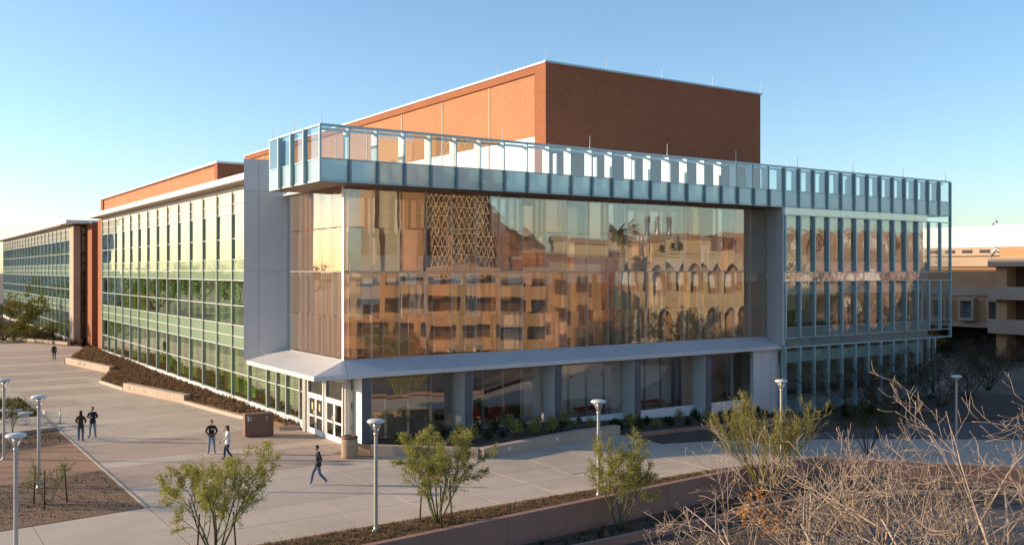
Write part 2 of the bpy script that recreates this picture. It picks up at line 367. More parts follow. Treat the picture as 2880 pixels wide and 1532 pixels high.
GRASSG = [leafmat('green_cover', (0.10, 0.14, 0.03)), leafmat('green_cover_dark', (0.055, 0.08, 0.022)), DRY[0]]

# left garden bed beyond the kerb at x = 9
kb = thing('garden_kerb', 'thin pale concrete kerb between the plaza and the brown garden beds', 'kerb', (9.0, 60, 0))
yk = [39.95, 44, 48.2, 52.6, 57.2, 62.5, 68.7, 74, 79.6]
for a, b in zip(yk, yk[1:]): box('kerb_stone', KERB, 8.95, 9.06, a + 0.01, b - 0.01, -0.12, 0.03, kb)
bed('mulch_bed', SOIL, [(-14, 37.2), (9.0, 39.95), (8.92, 39.95), (8.92, 48.7), (-14, 43.6)][:1] + [(8.92, 40.0), (8.92, 48.75), (-14, 43.4)], 0.01)
bed('granite_path', SANDY, [(-14, 43.4), (8.92, 48.75), (8.92, 57.3), (-14, 50.5)], 0.003)
bed('mulch_bed', SOIL, [(-14, 50.5), (8.92, 57.3), (8.92, 62.4), (-14, 56.5)], 0.012)
m = MB(); m.prism([(-14, 56.7), (8.9, 62.6), (8.9, 64.9), (8.9, 68.6), (-14, 68.6)], -0.2, 0.06)
terrace = tag(m.build('terrace', CONCG), kind='structure')
m = MB(); m.prism([(-14, 56.5), (8.9, 62.4), (8.9, 62.6), (-14, 56.7)], -0.2, 0.20); m.build('terrace_kerb', CONCT, terrace)
bed('mulch_bed', SOIL, [(-14, 68.7), (8.92, 68.7), (8.92, 79.5), (-14, 78.5)], 0.014)
tufts('dry_ground_cover', 'thin dry stubble on the brown mulch bed by the staked sapling', [(-6, 39.5), (8.8, 40.4), (8.8, 48.4), (-6, 45.5)], 1500, 0.07, DRY, lambda x, y: 0.01, 3, 0.02, 0.8)
tufts('green_ground_cover', 'low olive green cover behind the cafe chairs', [(0, 69.2), (8.8, 69.2), (8.8, 79), (2, 79)], 900, 0.3, [GRASSG[0], DRY[2], GRASSG[1]], lambda x, y: 0.01, 4, 0.05)
tufts('dry_ground_cover', 'thin dry stubble on the brown strip between path and cafe terrace', [(-2, 54.3), (8.8, 57.5), (8.8, 62.2), (-2, 59.4)], 900, 0.09, DRY, lambda x, y: 0.012, 5, 0.02, 0.8)
m = MB(); m.prism([(-14, 79.6), (9.1, 79.6), (9.1, 96), (-14, 96)], -0.2, 0.008)
tag(m.build('grey_walk', CONCG), kind='structure')

# planters along the green facade
def seat_wall(label, a, b, z0, z1, th, mat, lights=0, name='seat_wall', side=1, zf=None):
    a = Vector((*a, 0)); b = Vector((*b, 0)); d = (b - a).normalized(); n = Vector((-d.y, d.x, 0)) * side
    t = thing(name, label, 'wall', (a.x, a.y, 0))
    L = (b - a).length; k = max(1, round(L / 4.2))
    for i in range(k):
        p = a + d * (L * i / k + (0.008 if i else 0)); q = a + d * (L * (i + 1) / k - 0.008)
        m = MB(); pts = [(p.x, p.y), (q.x, q.y), (q.x + n.x * th, q.y + n.y * th), (p.x + n.x * th, p.y + n.y * th)]
        if side < 0: pts.reverse()
        gzf = zf or (lambda x, y: 0.0)
        m.prism(pts, lambda x, y: gzf(x, y) + z0, lambda x, y: gzf(x, y) + z1); m.build('wall_segment', mat, t)
    for i in range(lights):
        p = a + d * (L * (i + 0.5) / lights) - n * 0.012
        z = (z0 + z1) * 0.5 + 0.06 + (zf(p.x, p.y) if zf else 0)
        m = MB(); M = Matrix.Translation((p.x, p.y, z)) @ Matrix((( d.x, n.x, 0, 0), (d.y, n.y, 0, 0), (0, 0, 1, 0), (0, 0, 0, 1)))
        m.box(-0.09, 0.09, -0.012, 0.03, -0.07, 0.07, 0, M); m.box(-0.06, 0.06, -0.022, -0.012, -0.045, 0.045, 0, M); m.build('step_light', WHITE, t)
    return t
PL1 = [(16.0, 106.8), (17.9, 94.3), (21.2, 94.3), (21.2, 121.5), (20.6, 122.8)]
PL2 = [(15.75, 86.8), (16.35, 82.2), (16.3, 79.6), (18.35, 69.8), (19.75, 59.3), (20.4, 55.2), (21.0, 54.6), (21.0, 94.0), (17.9, 94.0)]
bed('mulch_bed', SOIL, PL1, lambda x, y: 0.14 + (x - 16) * 0.05)
bed('mulch_bed', SOIL, PL2, lambda x, y: 0.13 + (x - 15.7) * 0.045)
tufts('dry_ground_cover', 'dry brown ground cover in the farther planter by the green glass wall', PL1, 1500, 0.34, [DRY[0], DRY[1], DRY[0]], lambda x, y: 0.12 + (x - 16) * 0.05, 8, 0.06, 0.5)
tufts('dry_ground_cover', 'dry brown ground cover in the nearer planter by the green glass wall', PL2, 2300, 0.28, [DRY[0], DRY[1], DRY[0]], lambda x, y: 0.12 + (x - 15.7) * 0.045, 9, 0.05, 0.5)
seat_wall('tan concrete seat wall with small lights edging the farther planter', (17.9, 94.2), (16.0, 106.6), -0.05, 0.62, 0.5, CONCT, 3, side=-1)
seat_wall('tan concrete seat wall with three small lights edging the nearer planter', (18.3, 69.8), (16.2, 79.9), -0.05, 0.62, 0.55, CONCT, 3, side=-1)
for nm, pts in (('low kerb along the nearer planter running to the brown sign block', [(18.35, 69.7), (19.0, 64.5), (19.7, 59.5), (20.0, 57.2)]), ('low kerb at the far tip of the nearer planter', [(16.3, 80.1), (15.75, 86.8), (17.85, 94.0)]), ('low kerb round the far end of the farther planter', [(16.0, 106.8), (20.6, 122.8), (21.2, 122.8)]), ('short kerb between the sign block and the entrance doors', [(20.05, 55.0), (21.2, 54.55)])):
    t = thing('planter_kerb', nm, 'kerb', (*pts[0], 0))
    for a, b in zip(pts, pts[1:]):
        m = MB(); d = Vector((b[0] - a[0], b[1] - a[1], 0)).normalized(); n = Vector((-d.y, d.x, 0)) * 0.1
        m.prism([(a[0] - n.x, a[1] - n.y), (b[0] - n.x, b[1] - n.y), (b[0] + n.x, b[1] + n.y), (a[0] + n.x, a[1] + n.y)], -0.05, 0.22); m.build('kerb_stone', KERB, t)
# planter in front of the far wing
PL0 = [(15.5, 144.7), (19.9, 131.2), (21.8, 132.3), (22.2, 137), (20.9, 138), (20.9, 190), (10, 190)]
bed('mulch_bed', SOIL, PL0, 0.16)
seat_wall('tan concrete wall edging the planter of the far wing', (19.9, 131.2), (15.5, 144.7), -0.05, 0.5, 0.4, CONCT, 0, side=-1)
tufts('dry_ground_cover', 'dry bushy cover in the planter of the far wing', PL0, 900, 0.8, [DRY[2], DRY[1], GRASSG[1], DRY[0]], lambda x, y: 0.12, 10, 0.1)

# entrance bed and planting along the ground floor front
ENT = [(19.7, 46.2), (21.1, 44.2), (25.6, 40.8), (36.5, 42.9), (46, 44.2), (56, 44.6), (56, 47.0), (21.4, 47.0), (20.6, 46.7)]
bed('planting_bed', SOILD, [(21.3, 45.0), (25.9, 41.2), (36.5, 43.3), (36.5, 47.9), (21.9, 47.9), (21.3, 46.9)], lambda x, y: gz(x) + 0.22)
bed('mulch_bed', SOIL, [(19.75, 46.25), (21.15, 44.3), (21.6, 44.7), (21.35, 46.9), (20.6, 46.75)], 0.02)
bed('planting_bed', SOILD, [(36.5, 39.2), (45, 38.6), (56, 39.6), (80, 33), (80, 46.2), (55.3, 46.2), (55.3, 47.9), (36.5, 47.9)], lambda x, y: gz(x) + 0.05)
gzf = lambda x, y: gz(x)
seat_wall('concrete seat wall by the entrance column with a round light', (21.2, 44.7), (25.4, 40.9), -0.05, 0.52, 0.45, CONCT, 1, side=1, zf=gzf)
seat_wall('long pink concrete seat wall with three lights before the dark shrubs', (25.6, 40.7), (36.6, 42.9), -0.05, 0.52, 0.5, CONCT, 3, side=1, zf=gzf)
seat_wall('low kerb wall continuing right of the long pink seat wall', (36.7, 41.5), (52.5, 43.6), -0.05, 0.25, 0.3, CONCW, 0, name='planter_kerb', side=1, zf=gzf)

# near strip bed and the retaining wall to the lower level
NB = [(5, 29.1), (11.5, wallY(11.5) + 0.3), (33.6, wallY(33.6) + 0.3), (33.6, 32.38), (5, 32.38)]
bed('mulch_bed', SOIL, NB, 0.015)
tufts('dry_ground_cover', 'dry yellow stubble on the strip bed behind the retaining wall', [(10, 30), (33, 31.6), (33, 32.2), (10, 32.2)], 2600, 0.14, [DRY[0], DRY[0], DRY[2]], lambda x, y: 0.01, 12, 0.02, 0.7)
t = thing('retaining_wall', 'red brown concrete retaining wall along the strip bed in front', 'wall', (22, wallY(22), -1))
x = 2.0
while x < 33.9:
    b = min(34.0, x + 3.0); m = MB()
    m.prism([(x + 0.008, wallY(x)), (b - 0.008, wallY(b)), (b - 0.008, wallY(b) + 0.3), (x + 0.008, wallY(x) + 0.3)], -1.1, 0.16); m.build('wall_segment', CONCW, t); x = b
t = thing('retaining_wall', 'red brown concrete wall turning away beneath the sloping walk', 'wall', (40, 31.5, -1))
for a, b in (((34.02, wallY(34)), (37, 31.4)), ((37.02, 31.4), (40.1, 31.7)), ((40.12, 31.7), (45, 27.4)), ((45.02, 27.4), (50, 23.0)), ((50.02, 23.0), (56, 17.7)), ((56.02, 17.7), (63, 11.6))):
    d = Vector((b[0] - a[0], b[1] - a[1])).normalized(); n = Vector((-d.y, d.x)) * 0.3; m = MB()
    m.prism([a, b, (b[0] + n.x, b[1] + n.y), (a[0] + n.x, a[1] + n.y)], -1.1, lambda x, y: gz(x) * 0.75 + 0.16); m.build('wall_segment', CONCW, t)
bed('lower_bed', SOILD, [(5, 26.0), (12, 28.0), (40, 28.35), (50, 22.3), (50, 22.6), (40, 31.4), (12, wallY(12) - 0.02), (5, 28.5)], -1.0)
t = thing('planter_kerb', 'low red brown kerb along the sunken bed below the retaining wall', 'kerb', (28, 28.1, -1))
for a, b in (((14, 28.05), (20, 28.1)), ((20, 28.1), (26, 28.15)), ((26, 28.15), (32, 28.2)), ((32, 28.2), (38, 28.25))):
    m = MB(); m.prism([(a[0] + .01, a[1] - 0.12), (b[0] - .01, b[1] - 0.12), (b[0] - .01, b[1] + 0.12), (a[0] + .01, a[1] + 0.12)], -1.1, -0.72); m.build('kerb_stone', CONCW, t)
m = MB(); m.prism([(-30, -60), (120, -60), (120, -20), (60, 8), (44, 22.5), (38, 24.2), (8, 23.8), (-30, 23)], -1.2, -1.03)
tag(m.build('road', ASPH), kind='structure')
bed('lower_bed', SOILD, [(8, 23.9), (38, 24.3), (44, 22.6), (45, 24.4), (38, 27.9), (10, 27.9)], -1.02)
tufts('green_ground_cover', 'sparse weeds on the sunken bed in the shade of the retaining wall', [(14, 28.4), (38, 28.5), (38, 30.6), (14, 29.4)], 260, 0.28, GRASSG, lambda x, y: -1.0, 13, 0.04)
# utility cover in the paving
p = Vector((27.8, 36.0)); t = thing('access_cover', 'square pale utility cover set in the shaded paving', 'cover', (p.x, p.y, 0))
box('frame', STEEL, p.x - 0.75, p.x + 0.75, p.y - 0.75, p.y + 0.75, 0.0, 0.008, t); box('lid', CONCG, p.x - 0.66, p.x + 0.66, p.y - 0.66, p.y + 0.66, 0.004, 0.014, t)

# ------------------------------------------------------------------ the hall
hall = thing('science_hall', 'glass fronted brick and steel hall with a brick block rising behind the glass fascia', 'building', (38, 53, 0))
ROWS = [0.60, 2.30, 4.10, 4.90, 5.70, 7.10, 8.90, 9.60, 10.40, 11.90, 13.70, 14.42, 15.15]
RK = [0, 0, 1, 1, 0, 0, 1, 1, 0, 0, 2, 2]
BLIND = solid('pale_green_blind', (0.50, 0.60, 0.26), 0.6, 0.15)
BLINDU = solid('grey_rose_blind', (0.50, 0.46, 0.42), 0.6, 0.08)
def curtain(parent, X, ys, blinds, seed, rows=12):
    r = random.Random(seed); m = MB(); y0, y1 = ys[0], ys[-1]; top = ROWS[rows]
    m.box(X - 0.12, X + 0.3, y0, y1, 0.12, 0.6)
    if rows == 12: m.box(X - 0.05, X + 0.3, y0, y1, 15.15, 15.6)
    fr = m.build('curtain_wall_frame', WHITE, parent)
    m = MB(); m.box(X - 0.02, X + 0.35, y0, y1, -0.05, 0.115); m.build('plinth', CONCT, parent)
    G3 = (G_GREEN, G_SPAN, G_TOP)
    for a, b in zip(ys, ys[1:]):
        for k in range(rows):
            box('glass_pane', G3[RK[k]], X, X + 0.02, a + 0.03, b - 0.03, ROWS[k] + 0.02, ROWS[k + 1] - 0.02, fr, (0, r.uniform(-1, 1) * 0.0035, r.uniform(-1, 1) * 0.0035))
    for y in ys: box('mullion', MULL, X - 0.13, X + 0.1, y - 0.055, y + 0.055, 0.45, top + 0.15 if rows == 12 else 4.05, fr)
    for z in ROWS[1:rows]: box('transom', TRANS, X - 0.07, X + 0.06, y0 + 0.06, y1 - 0.06, z - 0.028, z + 0.028, fr)
    if blinds:
        for a, b in zip(ys, ys[1:]):
            for z0, z1 in ((0.7, 4.0), (5.75, 8.8), (10.5, 13.6))[:3 if rows == 12 else 1]:
                m = MB(); z0 += 0 if z0 > 10 else r.choice((0, 0, 0, 0.4, 0.9)); z = z0; up = z0 > 10; ya = a + (0.12 if up else 0.45)
                while z < z1:
                    m.quad((X + 0.55, ya, z), (X + 0.55, b - 0.12, z), (X + 0.62, b - 0.12, z + 0.12), (X + 0.62, ya, z + 0.12)); z += 0.2
                for yy in (ya, ya + 1.0, b - 0.14): m.box(X + 0.52, X + 0.55, yy - 0.03, yy + 0.03, z0, z1)
                m.build('blind', BLINDU if up else BLIND, fr)
    return fr
gy = [53.75, 56.85] + [56.85 + 3.7 * k for k in range(1, 16)] + [115.7]
curtain(hall, 21.3, [58.75] + gy[2:], True, 1); curtain(hall, 21.3, [53.75, 54.7, 57.0, 58.7], True, 3, 2)
P = lambda n, mt, *a: box(n, mt, *a, hall)
GIN = solid('green_interior', (0.42, 0.44, 0.22), 0.8, 0.1)
for z in (4.35, 9.1): P('floor_slab', INWALL, 21.75, 30, 58.2, 115.5, z, z + 0.45)
P('floor_slab', INFLOOR, 21.7, 79, 48.2, 118, -0.6, 0.0)
P('partition_wall', GIN, 30, 30.2, 57.6, 118, 0.0, 15.6)
P('rear_wall', BRICKO, 79.6, 80, 58.2, 119, -1, 15.6); P('rear_wall', BRICKO, 21.45, 80, 116, 119.6, -0.05, 15.6)
P('roof', WHITE, 20.05, 80.2, 58.9, 117.4, 15.66, 16.08); P('soffit', SOFFIT, 20.15, 21.9, 59.0, 117.2, 15.605, 15.655)
# brick penthouse over the green wall
m = MB(); m.box(21.95, 39.4, 73.5, 119.7, 16.05, 17.95); m.box(21.8, 22.3, 118.6, 119.9, 15.0, 17.95); m.box(21.8, 22.6, 73.45, 74.2, 16.05, 17.95)
ph = m.build('brick_penthouse', BRICKO, hall)
box('coping', WHITE, 21.7, 39.4, 73.35, 119.95, 17.95, 18.1, ph)
y = 74.2
while y < 118:
    e = min(y + 3.7, 118.6); box('ribbed_panel', BRICKR, 21.925, 21.96, y + 0.05, e - 0.05, 16.08, 17.75, ph); box('panel_joint', CONC, 21.935, 21.97, e - 0.05, e + 0.05, 16.05, 17.95, ph); y += 3.7  # the lighter brick paints sunlight onto this face
# brick stage block
TX, TY, TX2, TZ = 39.6, 54.6, 62.1, 24.5
m = MB(); m.box(TX, TX + 1.2, TY, 56.0, 14.6, TZ); m.box(TX + 0.02, TX2, TY + 0.03, 121.5, 14.6, TZ - 0.02)
del m.v[8:], m.f[6:], m.m[6:], m.smooth[6:]
m.box(TX + 1.2, TX2, TY + 0.004, 56.0, 14.6, TZ); m.box(TX + 0.3, TX2, 56.0, 121.5, 14.6, TZ); m.box(TX + 0.02, TX + 0.3, 56.0, 121.5, TZ - 0.55, TZ - 0.001)
tower = m.build('brick_block', BRICKO, hall)
ys = [56.0, 62.4] + [62.4 + 7.45 * k for k in range(1, 8)] + [121.5]
for a, b in zip(ys, ys[1:]):
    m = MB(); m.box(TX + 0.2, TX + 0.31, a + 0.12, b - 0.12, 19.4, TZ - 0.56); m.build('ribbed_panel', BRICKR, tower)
    m = MB(); m.box(TX + 0.17, TX + 0.31, a + 0.10, b - 0.10, 14.6, 19.38); m.build('white_wall_panel', WHITE, tower)
    m = MB(); m.box(TX + 0.16, TX + 0.30, b - 0.06, b + 0.06, 14.6, TZ - 0.56); m.build('wall_joint', CONC, tower)  # pale vertical joint between two wall panels
m = MB(); m.box(TX - 0.08, TX2 + 0.08, TY - 0.06, 121.7, TZ, TZ + 0.12); m.build('coping', WHITE, tower)
m = MB(); m.box(TX - 0.13, TX2 + 0.13, TY - 0.10, TY + 0.1, TZ + 0.02, TZ + 0.14); m.build('coping_trim', TEALFIN, tower)
def rod(parent, x, y, z, h=0.9):
    m = MB(); m.tube((x, y, z), (x, y, z + h), 0.02, 0.012, 5); m.tube((x, y, z), (x, y, z + 0.08), 0.06, 0.05, 6); m.build('lightning_rod', WHITE, parent)
for x in (TX, 45.2, 50.8, 56.4, TX2): rod(tower, x, TY, TZ + 0.15, 0.85)
for y in (61, 68, 75, 82.5, 90, 98, 106, 114): rod(tower, TX, y, TZ + 0.15, 0.7)

# --- glass fascia round the roof edge
FX0, FY, MOD, NB_ = 19.15, 46.5, 1.65, 35
FX1 = FX0 + MOD * NB_; FYB = 54.2
m = MB()
m.box(FX0 - 0.03, FX1 + 0.05, FY - 0.03, FY + 0.16, 17.2, 17.32); m.box(FX0 - 0.02, FX1 + 0.04, FY - 0.02, FY + 0.12, 14.28, 14.40); m.box(FX0 + 0.02, FX1, FY - 0.01, FY + 0.08, 15.46, 15.54)
m.box(FX0 - 0.03, FX0 + 0.16, FY + 0.16, FYB, 17.205, 17.315); m.box(FX0 - 0.02, FX0 + 0.12, FY + 0.12, FYB, 14.285, 14.395); m.box(FX0 - 0.01, FX0 + 0.08, FY + 0.08, FYB, 15.465, 15.535)
m.box(FX0 + 0.02, FX0 + 1.2, FYB - 0.1, FYB + 0.1, 14.29, 17.3)
fascia = m.build('fascia_frame', TEALFIN, hall)
for k in range(NB_):
    a = FX0 + MOD * k; b = a + MOD
    box('clear_pane', G_CLEAR, a + 0.05, b - 0.05, FY + 0.02, FY + 0.04, 15.55, 17.19, fascia, (rng.uniform(-1, 1) * 0.002, 0, rng.uniform(-1, 1) * 0.003))
    box('frosted_pane', G_FROST, a + 0.05, b - 0.05, FY + 0.02, FY + 0.04, 14.41, 15.45, fascia)
    if k: box('fin', DKSTEEL if k < 22 else TEALFIN, a - 0.065, a + 0.065, FY - 0.15, FY + 0.05, 14.30, 15.52 if k < 22 else 17.2, fascia)
    if k: box('roof_post', WHITE, a - 0.045, a + 0.045, FY + 0.12, FY + 0.68, 15.0, 17.18, fascia)
    if k and k < 22: box('glazing_bar', TEALFIN, a - 0.035, a + 0.035, FY - 0.02, FY + 0.1, 15.54, 17.2, fascia)
    if k % 2 == 0 and 8 < k < 30: box('roof_post', WHITE, a + 0.35, a + 0.45, FY + 2.0, FY + 2.35, 15.4, 17.1, fascia)
m = MB(); m.box(FX0 + 0.2, FX1 - 0.2, FY + 0.5, FY + 0.62, 17.05, 17.19); m.build('rail', WHITE, fascia)
ys = [FY + (FYB - FY) * k / 4 for k in range(5)]
for k, (a, b) in enumerate(zip(ys, ys[1:])):
    box('clear_pane', G_CLEAR, FX0 + 0.02, FX0 + 0.04, a + 0.06, b - 0.06, 15.55, 17.19, fascia); box('frosted_pane', G_FROST, FX0 + 0.02, FX0 + 0.04, a + 0.06, b - 0.06, 14.41, 15.45, fascia)
    if k: box('fin', TEALFIN, FX0 - 0.2, FX0 + 0.05, a - 0.07, a + 0.07, 14.3, 17.2, fascia)
box('fin', TEALFIN, FX0 - 0.06, FX0 + 0.06, FY - 0.06, FY + 0.06, 14.29, 17.25, fascia)
for x in (FX0 + 0.1, 30.6, 37.2, 43.8, 50.4, 57.0, 63.6, 70.2, FX1 - 0.6): rod(fascia, x, FY + 0.05, 17.3, 0.8)
for y in (FYB - 0.3, 50.3): rod(fascia, FX0 + 0.05, y, 17.3, 0.7)
P('soffit', SOFFIT, FX0 + 0.05, FX1 - 0.05, FY + 0.06, 48.25, 14.27, 14.36)
m = MB(); m.box(FX0 + 0.05, 21.35, 48.26, 54.08, 14.272, 14.358); m.build('soffit', SOFFIT, hall)
P('roof_deck', WHITE, 21.2, 55.6, 48.0, 58.85, 14.37, 15.30); P('roof_deck', WHITE, 55.62, 73.6, 46.9, 58.85, 14.37, 15.28)
P('parapet', WHITE, 19.3, 21.2, 46.7, 54.0, 14.37, 14.9); P('soffit', WPANEL, 21.0, 22.4, 54.1, 57.4, 14.275, 14.36)

# --- white portal: side panel, canopy, right jamb
def plate(name, a, b, z0, z1, th, mat, parent):
    d = Vector((b[0] - a[0], b[1] - a[1])).normalized(); n = Vector((-d.y, d.x)) * th; m = MB()
    m.prism([a, b, (b[0] + n.x, b[1] + n.y), (a[0] + n.x, a[1] + n.y)], z0, z1); return m.build(name, mat, parent)
A, Bp = (19.0, 58.45), (21.85, 57.45)
lerp = lambda t: (A[0] + (Bp[0] - A[0]) * t, A[1] + (Bp[1] - A[1]) * t)
off = (0.035, 0.1)
back = plate('portal_side_wall', (A[0] + 0.02 + 0.0, A[1] + 0.06), (Bp[0], Bp[1] + 0.06), 4.02, 16.58, 0.45, STEEL, hall)
for u0, u1 in ((0.0, 0.30), (0.30, 0.93), (0.93, 1.0)):
    for z0, z1 in ((4.0, 9.55), (9.55, 14.6), (14.6, 16.62)):
        plate('metal_panel', lerp(u0 + 0.004), lerp(u1 - 0.004), z0 + 0.012, z1 - 0.012, 0.06, WPANEL, back)
P('corner_reveal', STEEL, 21.5, 22.4, 56.55, 57.5, 4.6, 14.28)
m = MB(); m.prism([(55.2, 46.42), (55.33, 46.42), (55.5, 47.2), (55.34, 47.2)], 4.15, 14.27); m.build('portal_jamb', WPANEL, hall); m = MB(); m.prism([(55.36, 47.2), (55.5, 47.2), (55.76, 48.285), (55.62, 48.285)], 4.15, 14.27); m.build('jamb_reveal', WPANEL, hall)
P('seam', STEEL, 55.19, 55.32, 46.41, 46.6, 9.53, 9.56)
# canopy plates, each between two joints
cz0, cz1, cz2 = 3.82, 4.06, 4.63
can = MB(); can.box(19.05, 55.2, 46.75, 48.1, cz0 - 0.03, cz0 + 0.02); can.box(19.05, 21.28, 48.1, 57.4, cz0 - 0.03, cz0 + 0.02)
canopy = can.build('canopy_soffit', WPANEL, hall)
xs = [18.85, 20.75, 26.6, 32.4, 38.3, 44.1, 49.9, 55.32]
for i, (a, b) in enumerate(zip(xs, xs[1:])):
    ia = 21.2 if i == 0 else a; ib = 55.5 if i == len(xs) - 2 else b
    if i == 0: ib = max(ib, 21.3)
    if i == 1: ia = 21.31
    g = 0.01; o0 = [(a + g, 46.6), (b - g, 46.6)]; o1 = [(max(ia, a) + g, 48.29), (ib - g if i else 21.35, 48.29)]
    m = MB(); yo = 46.6
    v = [(a + g, yo, cz0), (b - g, yo, cz0), (b - g, yo, cz1), (a + g, yo, cz1), (o1[1][0], o1[1][1], cz2), (o1[0][0], o1[0][1], cz2), (o1[1][0], o1[1][1], cz0), (o1[0][0], o1[0][1], cz0)]
    if i == 0: v[4] = (20.74, 48.29, cz2) if False else (21.3, 48.29, cz2)
    m.v = v; m.f = [(0, 1, 2, 3), (3, 2, 4, 5), (0, 7, 6, 1), (0, 3, 5, 7), (1, 6, 4, 2), (7, 5, 4, 6)]; m.m = [0] * 6; m.smooth = [False] * 6
    m.build('canopy_panel', CANOPY, canopy)
for a, b in ((46.6, 52.0), (52.0, 57.45)):
    ia = 48.3 if a < 47 else a; g = 0.01; m = MB()
    m.v = [(18.85, b - g, cz0), (18.85, a + g, cz0), (18.85, a + g, cz1), (18.85, b - g, cz1), (21.29, ia + g, cz2), (21.29, b - g, cz2), (21.29, ia + g, cz0), (21.29, b - g, cz0)]
    m.f = [(0, 1, 2, 3), (3, 2, 4, 5), (0, 7, 6, 1), (0, 3, 5, 7), (1, 6, 4, 2), (7, 5, 4, 6)]; m.m = [0] * 6; m.smooth = [False] * 6
    m.build('canopy_panel', CANOPY, canopy)

PALEFIN = solid('pale_glass_edge', (0.80, 0.73, 0.70), 0.3, 0.03)
# --- amber glass front of the hall
AX0, AX1, AY, AYB = 21.3, 55.61, 48.3, 56.55
m = MB(); m.box(AX0, AX1, AY - 0.0, AY + 0.06, 4.60, 4.68); m.box(AX0, AX1, AY, AY + 0.06, 9.53, 9.57); m.box(AX0 + 0.0, AX0 + 0.06, AY + 0.06, AYB, 4.60, 4.68); m.box(AX0, AX0 + 0.06, AY + 0.06, AYB, 9.53, 9.57)
amber = m.build('glass_front_frame', STEEL, hall)
tiers = [4.68, 7.0, 9.53, 12.0, 14.27]; nb = 20; bw = (AX1 - AX0) / nb
for k in range(nb):
    a = AX0 + bw * k
    for j in range(4):
        z0 = tiers[j] + (0.04 if j == 2 else 0)
        g = G_AMB[rng.choice((0, 0, 1, 2))] if j < 2 else G_AMB[rng.choice((0, 1, 2, 2))]
        box('glass_pane', g, a + 0.012, a + bw - 0.012, AY + 0.01, AY + 0.03, z0 + 0.01, tiers[j + 1] - 0.01, amber, (rng.uniform(-1, 1) * 0.0045, 0, rng.uniform(-1, 1) * 0.006))
    box('glass_fin', PALEFIN, a - 0.02, a + 0.02, AY + 0.03, AY + 0.3, 4.68, 14.27, amber)
for k in range(5):
    a = AY + (AYB - AY) * k / 5; b = AY + (AYB - AY) * (k + 1) / 5
    for j in range(4):
        box('glass_pane', G_AMB[rng.choice((0, 1))], AX0 + 0.01, AX0 + 0.03, a + (0.03 if k == 0 else 0.012), b - 0.012, tiers[j] + 0.05, tiers[j + 1] - 0.01, amber, (0, rng.uniform(-1, 1) * 0.004, rng.uniform(-1, 1) * 0.005))
    if k: box('glass_fin', PALEFIN, AX0 + 0.03, AX0 + 0.3, a - 0.012, a + 0.012, 4.68, 14.27, amber)
# coloured inner screens hung behind the clear glass
tz = [(4.75, 7.05), (6.85, 9.45), (9.62, 11.95), (11.75, 14.2)]
for j, (z0, z1) in enumerate(tz):
    x = AX0 + 0.45
    while x < AX1 - 0.5:
        wd = rng.choice((0.42, 0.55, 0.8, 0.95, 1.1)); dep = rng.choice((0.42, 0.55, 0.7))
        if rng.random() < ((0.86 if j < 2 else 0.68) if x < 40 or j == 0 else 0.42):
            mt = G_INNER[rng.choice((0, 0, 1, 1, 2, 3) if j < 2 else (0, 1, 2, 2, 3, 3))]
            box('screen_panel', mt, x, x + wd, AY + dep, AY + dep + 0.015, z0 + rng.choice((0, 0, 0.35)), z1 - rng.choice((0, 0, 0.5)), amber, (rng.uniform(-1, 1) * 0.004, 0, rng.uniform(-1, 1) * 0.008))
            box('screen_edge', PALEFIN, x - 0.03, x, AY + dep - 0.05, AY + dep + 0.01, z0, z1, amber)
            if rng.random() < 0.55: box('screen_bracket', WHITE, x, x + wd, AY + dep - 0.03, AY + dep, (z0 + z1) / 2 - 0.015, (z0 + z1) / 2 + 0.015, amber)
        x += wd + rng.choice((0.06, 0.1, 0.3, 0.55))
    y = AY + 0.5
    while y < AYB - 0.8:
        wd = rng.choice((0.5, 0.7, 0.9))
        if rng.random() < 0.85: box('screen_panel', G_INNER[rng.choice((0, 2, 2, 0))], AX0 + 0.45, AX0 + 0.465, y, y + wd, z0, z1, amber)
        y += wd + rng.choice((0.08, 0.2))
SHADE = solid('pale_rose_shade', (0.80, 0.74, 0.76), 0.6, 0.04)
x = AX0 + 1.2
while x < AX1 - 1.5:
    wd = rng.choice((0.7, 0.95, 1.15)); zz = 8.78 if rng.random() > 0.25 or x > 30 else 7.7
    box('shade_panel', SHADE, x, x + wd, AY + 0.33, AY + 0.36, zz, 9.42, amber); x += wd + rng.choice((0.2, 0.45, 0.9))
P('floor_slab', INWOOD, 21.8, 54.4, 49.2, 57.5, 4.2, 4.58); P('floor_slab', INWOOD, 21.8, 54.4, 50.0, 57.5, 9.25, 9.5)
P('rear_partition', INWOOD, 21.9, 55.75, 55.6, 55.8, 4.6, 14.3)
for x in (22.6, 29.1, 35.6, 42.2, 48.7): P('interior_column', WHITE, x - 0.16, x + 0.16, 49.9, 50.2, 4.58, 14.35)
P('balustrade', INWALL, 22.5, 54.4, 50.0, 50.05, 9.5, 10.5)
for x, wv, zz in ((27.5, 3.0, 6.9), (38.6, 4.2, 11.8), (46.2, 3.0, 7.0)): P('interior_panel', INWALL, x, x + wv, 55.3, 55.5, zz - 1.9, zz + 0.9)
# the numeral on the upper landing, read from behind
m = MB(); m.box(25.25, 25.95, 49.28, 49.31, 8.55, 9.4); sgn = m.build('level_sign', STEEL, hall)
text('numeral', '2', 0.62, WHITE, Matrix.Translation((25.6, 49.26, 8.97)) @ Matrix.Rotation(R(90), 4, 'X') @ Matrix.Diagonal((-1, 1, 1, 1)), sgn, 0.01)

